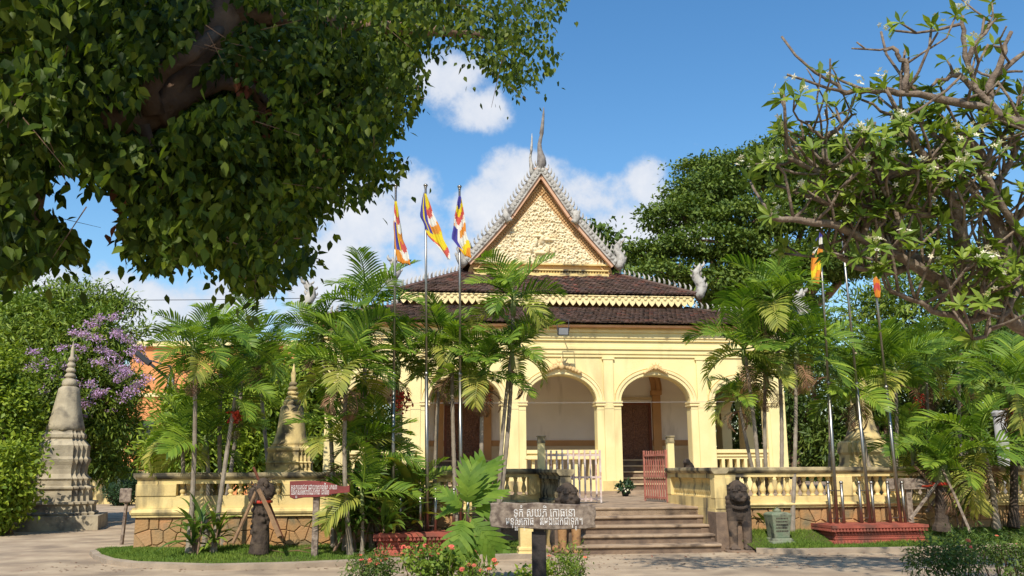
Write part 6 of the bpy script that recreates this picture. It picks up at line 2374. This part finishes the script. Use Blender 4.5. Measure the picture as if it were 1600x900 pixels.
# inner and upper foliage: the crown goes on above, left of and behind the camera
nB = 9000
lm = np.array([(-3.2, 3.0, 6.2, 2.6, 2.4, 1.3), (-2.7, 1.4, 6.8, 2.3, 2.0, 1.1), (-6.0, 5.2, 6.6, 2.6, 2.4, 1.8), (-8.5, 4.0, 6.2, 2.6, 3.6, 2.2), (-4.5, -1.5, 7.0, 3.6, 2.4, 1.3)])
NK = 80
kk = rng.integers(0, len(lm), NK)
kc = lm[kk, :3] + unit(rng.normal(size=(NK, 3))) * lm[kk, 3:] * (rng.random(NK) ** .4)[:, None]
k = rng.integers(0, NK, nB)
pos = kc[k] + rng.normal(size=(nB, 3)) * .33
px, py, d = project(pos)
vis = (d > 0) & (px > -30) & (px < 1630) & (py > -30) & (py < 930)
deep = in_poly(px, py, [(0, 0), (640, 0), (600, 120), (540, 240), (440, 330), (300, 340), (210, 290), (60, 220), (0, 300)])
pos = pos[~vis | deep]
X, Yv, Z = axes(unit(rng.normal(size=pos.shape)), rng.normal(size=pos.shape) + np.array([0, 0, .8]))
o = scatter('upper_foliage', OVATE[0], OVATE[1], pos - np.array(loc), X, Yv, Z, .2 * rng.uniform(.7, 1.3, len(pos)), LEAFD, FT)
o['kind'] = 'stuff'
# dark back layer of leaves within the same crown, farther from the camera
n = 26000
cx, cy = rng.uniform(-60, 700, n), rng.uniform(-60, 430, n)
IN = [(-60, -60), (700, -60), (630, 110), (575, 230), (500, 300), (450, 390), (360, 400), (250, 385), (210, 330), (180, 270), (60, 230), (-60, 330)]
ok = in_poly(cx, cy, IN)
cx, cy = cx[ok], cy[ok]
pos = unproject(cx, cy, 5.6 + .5 * np.clip(cx, 0, 880) / 880 + rng.random(len(cx)) * 1.0)
X, Yv, Z = axes(unit(rng.normal(size=pos.shape) * .6 + np.array([0, 0, -.7])), rng.normal(size=pos.shape) + np.array([0, -.4, .4]))
o = scatter('inner_foliage', OVATE[0], OVATE[1], pos - np.array(loc), X, Yv, Z, .125 * rng.uniform(.7, 1.3, len(pos)), LEAFD, FT)
o['kind'] = 'stuff'
# a few withered sprays
br_p = np.concatenate([np.array(at(x, y, 4.9)) + rng.normal(size=(14, 3)) * np.array([.035, .07, .07]) for x, y in ((388, 118), (386, 140), (400, 195), (200, 335), (192, 285))])
X, Yv, Z = axes(unit(rng.normal(size=br_p.shape) * .5 + np.array([0, 0, -.8])), rng.normal(size=br_p.shape) + np.array([0, -.9, .3]))
o = scatter('withered_leaves', OVATE[0], OVATE[1], br_p - np.array(loc), X, Yv, Z, np.full(len(br_p), .075), LEAFBR, FT)
o['kind'] = 'stuff'

# ---- frangipani, right foreground
FG = thing('frangipani', 'gnarled frangipani with white blossom reaching in from the right edge', 'tree', (6.9, 9.6, 0))
loc = FG.location.copy()
LIMBS = [
    ([(1680, 560, 9.6), (1600, 515, 9.5), (1550, 480, 9.4), (1500, 455, 9.3), (1445, 425, 9.2), (1400, 398, 9.1), (1350, 375, 9.0), (1310, 352, 8.9), (1255, 345, 8.8), (1205, 338, 8.7)], .08),
    ([(1680, 460, 9.8), (1610, 420, 9.7), (1550, 415, 9.6), (1500, 412, 9.5), (1440, 405, 9.4), (1390, 388, 9.3)], .085),
    ([(1560, 480, 9.5), (1520, 500, 9.4), (1470, 490, 9.3), (1430, 470, 9.2), (1390, 455, 9.2)], .05),
    ([(1600, 420, 9.7), (1580, 470, 9.3), (1560, 510, 9.2), (1520, 530, 9.1)], .045),
    ([(1440, 405, 9.4), (1400, 425, 9.3), (1350, 420, 9.2), (1310, 400, 9.1), (1280, 385, 9.1)], .045),
    ([(1500, 330, 9.2), (1450, 335, 9.1), (1410, 320, 9.1), (1360, 325, 9.0), (1290, 318, 8.9), (1240, 300, 8.9)], .045),
    ([(1560, 340, 9.5), (1520, 300, 9.3), (1480, 240, 9.2), (1450, 200, 9.2)], .045),
    ([(1600, 380, 9.7), (1570, 330, 9.3), (1540, 270, 9.2), (1555, 220, 9.2), (1590, 180, 9.2)], .045),
    ([(1690, 520, 9.9), (1620, 470, 9.8), (1590, 430, 9.7), (1565, 370, 9.6), (1545, 300, 9.5), (1532, 240, 9.4), (1500, 205, 9.3)], .12),
    ([(1600, 195, 9.0), (1572, 182, 9.0), (1545, 160, 9.0), (1525, 140, 9.0), (1512, 100, 9.0), (1505, 60, 9.0), (1504, 25, 9.0)], .05),
    ([(1690, 240, 9.1), (1640, 215, 9.05), (1600, 195, 9.0), (1530, 165, 8.9), (1470, 155, 8.8), (1415, 146, 8.7), (1380, 140, 8.65), (1345, 143, 8.6), (1320, 146, 8.6), (1305, 130, 8.6)], .052),
    ([(1415, 146, 8.7), (1416, 100, 8.7), (1405, 90, 8.7), (1394, 74, 8.7), (1381, 79, 8.7)], .035),
    ([(1510, 420, 9.4), (1500, 365, 9.2), (1492, 325, 9.1), (1472, 278, 9.0), (1440, 240, 8.9), (1418, 205, 8.8), (1395, 180, 8.8)], .085),
    ([(1475, 285, 9.0), (1440, 265, 9.0), (1390, 272, 9.0), (1340, 276, 8.9), (1300, 270, 8.9), (1262, 262, 8.8), (1228, 245, 8.7)], .055),
    ([(1300, 270, 8.9), (1288, 240, 8.8), (1292, 215, 8.8), (1270, 205, 8.8), (1258, 190, 8.8)], .032),
    ([(1292, 215, 8.8), (1315, 195, 8.8), (1338, 178, 8.8)], .025),
    ([(1350, 375, 9.0), (1352, 330, 9.0), (1330, 300, 8.9), (1300, 285, 8.9)], .045),
    ([(1400, 398, 9.1), (1405, 340, 9.0), (1390, 300, 9.0), (1380, 272, 9.0)], .05),
    ([(1560, 360, 9.6), (1600, 330, 9.6), (1640, 290, 9.6)], .07),
    ([(1545, 300, 9.5), (1575, 260, 9.5), (1590, 230, 9.5)], .05),
    ([(1525, 140, 9.0), (1500, 118, 9.0), (1488, 118, 9.0), (1470, 125, 9.0), (1455, 135, 9.0)], .035),
    ([(1488, 118, 9.0), (1480, 95, 9.0)], .02),
    ([(1545, 160, 9.0), (1552, 120, 9.0), (1570, 80, 9.0), (1580, 50, 9.0)], .045),
    ([(1552, 120, 9.0), (1590, 90, 9.1), (1620, 70, 9.1)], .035),
    ([(1512, 100, 9.0), (1530, 60, 9.0), (1550, 35, 9.0)], .03),
]
MB().tube([(0, 0, -.1), (-.1, 0, .8), (-.1, .05, 1.6), Vector(at(1690, 540, 9.7)) - loc], [.26, .22, .2, .16], 10).build('trunk', BARKF, FG, smooth=True)
tips = []
rf_ = random.Random(21)
for L, r0 in LIMBS:
    pts = wpts(L)
    # knobbly: subdivide with wobble
    q_ = []
    for a, b in zip(pts[:-1], pts[1:]):
        for t in (0, .33, .66):
            p = a.lerp(b, t)
            if t:
                p = p + Vector((rf_.gauss(0, .012), rf_.gauss(0, .012), rf_.gauss(0, .012)))
            q_.append(p)
    q_.append(pts[-1])
    n = len(q_)
    MB().tube(q_, [max(.010, r0 * (1 - .62 * i / n)) * (1 + rf_.uniform(-.13, .13)) for i in range(n)], 8).build('limb', BARKF, FG, smooth=True)
    tips.append((q_[-1], (q_[-1] - q_[-2]).normalized()))
    for i in range(2, n):
        hi = project(np.array(q_[i] + loc)[None, :])[1][0]
        for _rep in range(2 if hi > 260 else 1):
            if rf_.random() > (.66 if hi > 200 else .34):
                continue
            base = q_[i]
            d0 = (Vector((rf_.gauss(-.1, .6), rf_.gauss(-.2, .6), rf_.uniform(-.1, 1.0)))).normalized()
            l1 = rf_.uniform(.22, .55)
            m1 = base + d0 * l1 + Vector((0, 0, .05))
            d1 = (d0 + Vector((rf_.gauss(0, .4), rf_.gauss(0, .4), .5))).normalized()
            m2 = m1 + d1 * rf_.uniform(.12, .3)
            rr2 = min(.019, r0 * .4)
            MB().tube([base, base.lerp(m1, .5) + Vector((rf_.gauss(0, .02), 0, -.02)), m1, m2], [rr2, rr2 * .85, rr2 * .75, rr2 * .7], 6).build('twig', BARKF, FG, smooth=True)
            tips.append((m2, d1))
            if rf_.random() < .5:
                d2 = (d0 + Vector((rf_.gauss(0, .7), rf_.gauss(0, .7), .3))).normalized()
                m3 = m1 + d2 * rf_.uniform(.12, .3)
                MB().tube([m1, m3], [rr2 * .75, rr2 * .65], 6).build('twig', BARKF, FG, smooth=True)
                tips.append((m3, d2))
LP, LD, LN = [], [], []
FLP = []
for (p, d) in tips:
    w_ = np.array(p + loc)[None, :]
    tx, ty, _ = project(w_)
    nl = rf_.randint(8, 13)
    if ty[0] < 130 or tx[0] < 1400 and ty[0] < 200:
        nl = rf_.choice((0, 3, 5, 6))
    if tx[0] < 1390 and ty[0] < 110:
        nl = 0
    a = d.cross(Vector((0, .3, 1))).normalized() if d.cross(Vector((0, .3, 1))).length > .1 else Vector((1, 0, 0))
    b = d.cross(a)
    for k in range(nl):
        an = k * 2.4 + rf_.uniform(-.3, .3)
        o_ = (a * math.cos(an) + b * math.sin(an))
        dd = (o_ * rf_.uniform(.7, 1.1) + d * rf_.uniform(.25, .8) + Vector((0, 0, -.12))).normalized()
        nn = (d * 1.0 - o_ * .35 + Vector((0, 0, .4)))
        LP.append(p + loc)
        LD.append(dd)
        LN.append(nn)
    if nl and rf_.random() < .42:
        FLP.append(p + d * .10 + loc)
LP, LD, LN = np.array([tuple(v) for v in LP]), np.array([tuple(v) for v in LD]), np.array([tuple(v) for v in LN])
X, Yv, Z = axes(LD, LN)
WIDE = ([(v[0] * 1.15, v[1], v[2]) for v in LANCE[0]], LANCE[1])
leaf_mass(FG, WIDE, LP, X, Yv, Z, .185 * rng.uniform(.65, 1.2, len(LP)), LEAFF, 300)
# blossoms: five petals each, in heads
pm = MB()
for k in range(5):
    a = k * 2 * PI / 5
    c, s_ = math.cos(a), math.sin(a)
    pm.add([(0, 0, 0), (c * .5 - s_ * .22, s_ * .5 + c * .22, .22), (c, s_, .2), (c * .55 + s_ * .28, s_ * .55 - c * .28, .2)], [(0, 3, 2, 1)])
fme = pm.mesh('blossom', WHITEFL)
for p in FLP:
    for k in range(rf_.randint(3, 7)):
        q_ = p - loc + Vector((rf_.gauss(0, .045), rf_.gauss(0, .045), rf_.gauss(.02, .035)))
        link('blossom', fme, FG, Matrix.Translation(q_) @ Euler((rf_.uniform(-.9, 1.3), rf_.uniform(-.8, .8), rf_.uniform(0, 6))).to_matrix().to_4x4() @ Matrix.Scale(rf_.uniform(.03, .042), 4))

NK = 46  # unseen overhang of another tree, added to cast streaks of shade on the ground
kc = np.stack([rng.uniform(.6, 8.5, NK), rng.uniform(8.2, 10.4, NK), rng.uniform(8.3, 9.6, NK)], 1)
pos = kc[rng.integers(0, NK, 2600)] + rng.normal(size=(2600, 3)) * np.array([.34, .3, .16])
px, py, d = project(pos)
pos = pos[(py < -15)]
X, Yv, Z = axes(unit(rng.normal(size=pos.shape)), rng.normal(size=pos.shape) * .5 + np.array([0, 0, 1.0]))
o = scatter('upper_foliage', WIDE[0], WIDE[1], pos - np.array(loc), X, Yv, Z, .24 * rng.uniform(.7, 1.2, len(pos)), LEAFF, FG)
o['kind'] = 'stuff'
for k in range(9):  # limbs added only to carry that unseen overhang
    e_ = Vector(kc[k * 5]) - loc
    MB().tube([(-.1, .05, 1.6), (.15, .1, 4), (.2, .1, 7.6), Vector((.2, .1, 8.6)).lerp(e_, .35) + Vector((0, 0, .25)), Vector((.2, .1, 8.6)).lerp(e_, .7) + Vector((0, 0, .2)), e_], [.13, .12, .09, .06, .04, .02], 7).build('limb', BARKF, FG, smooth=True)
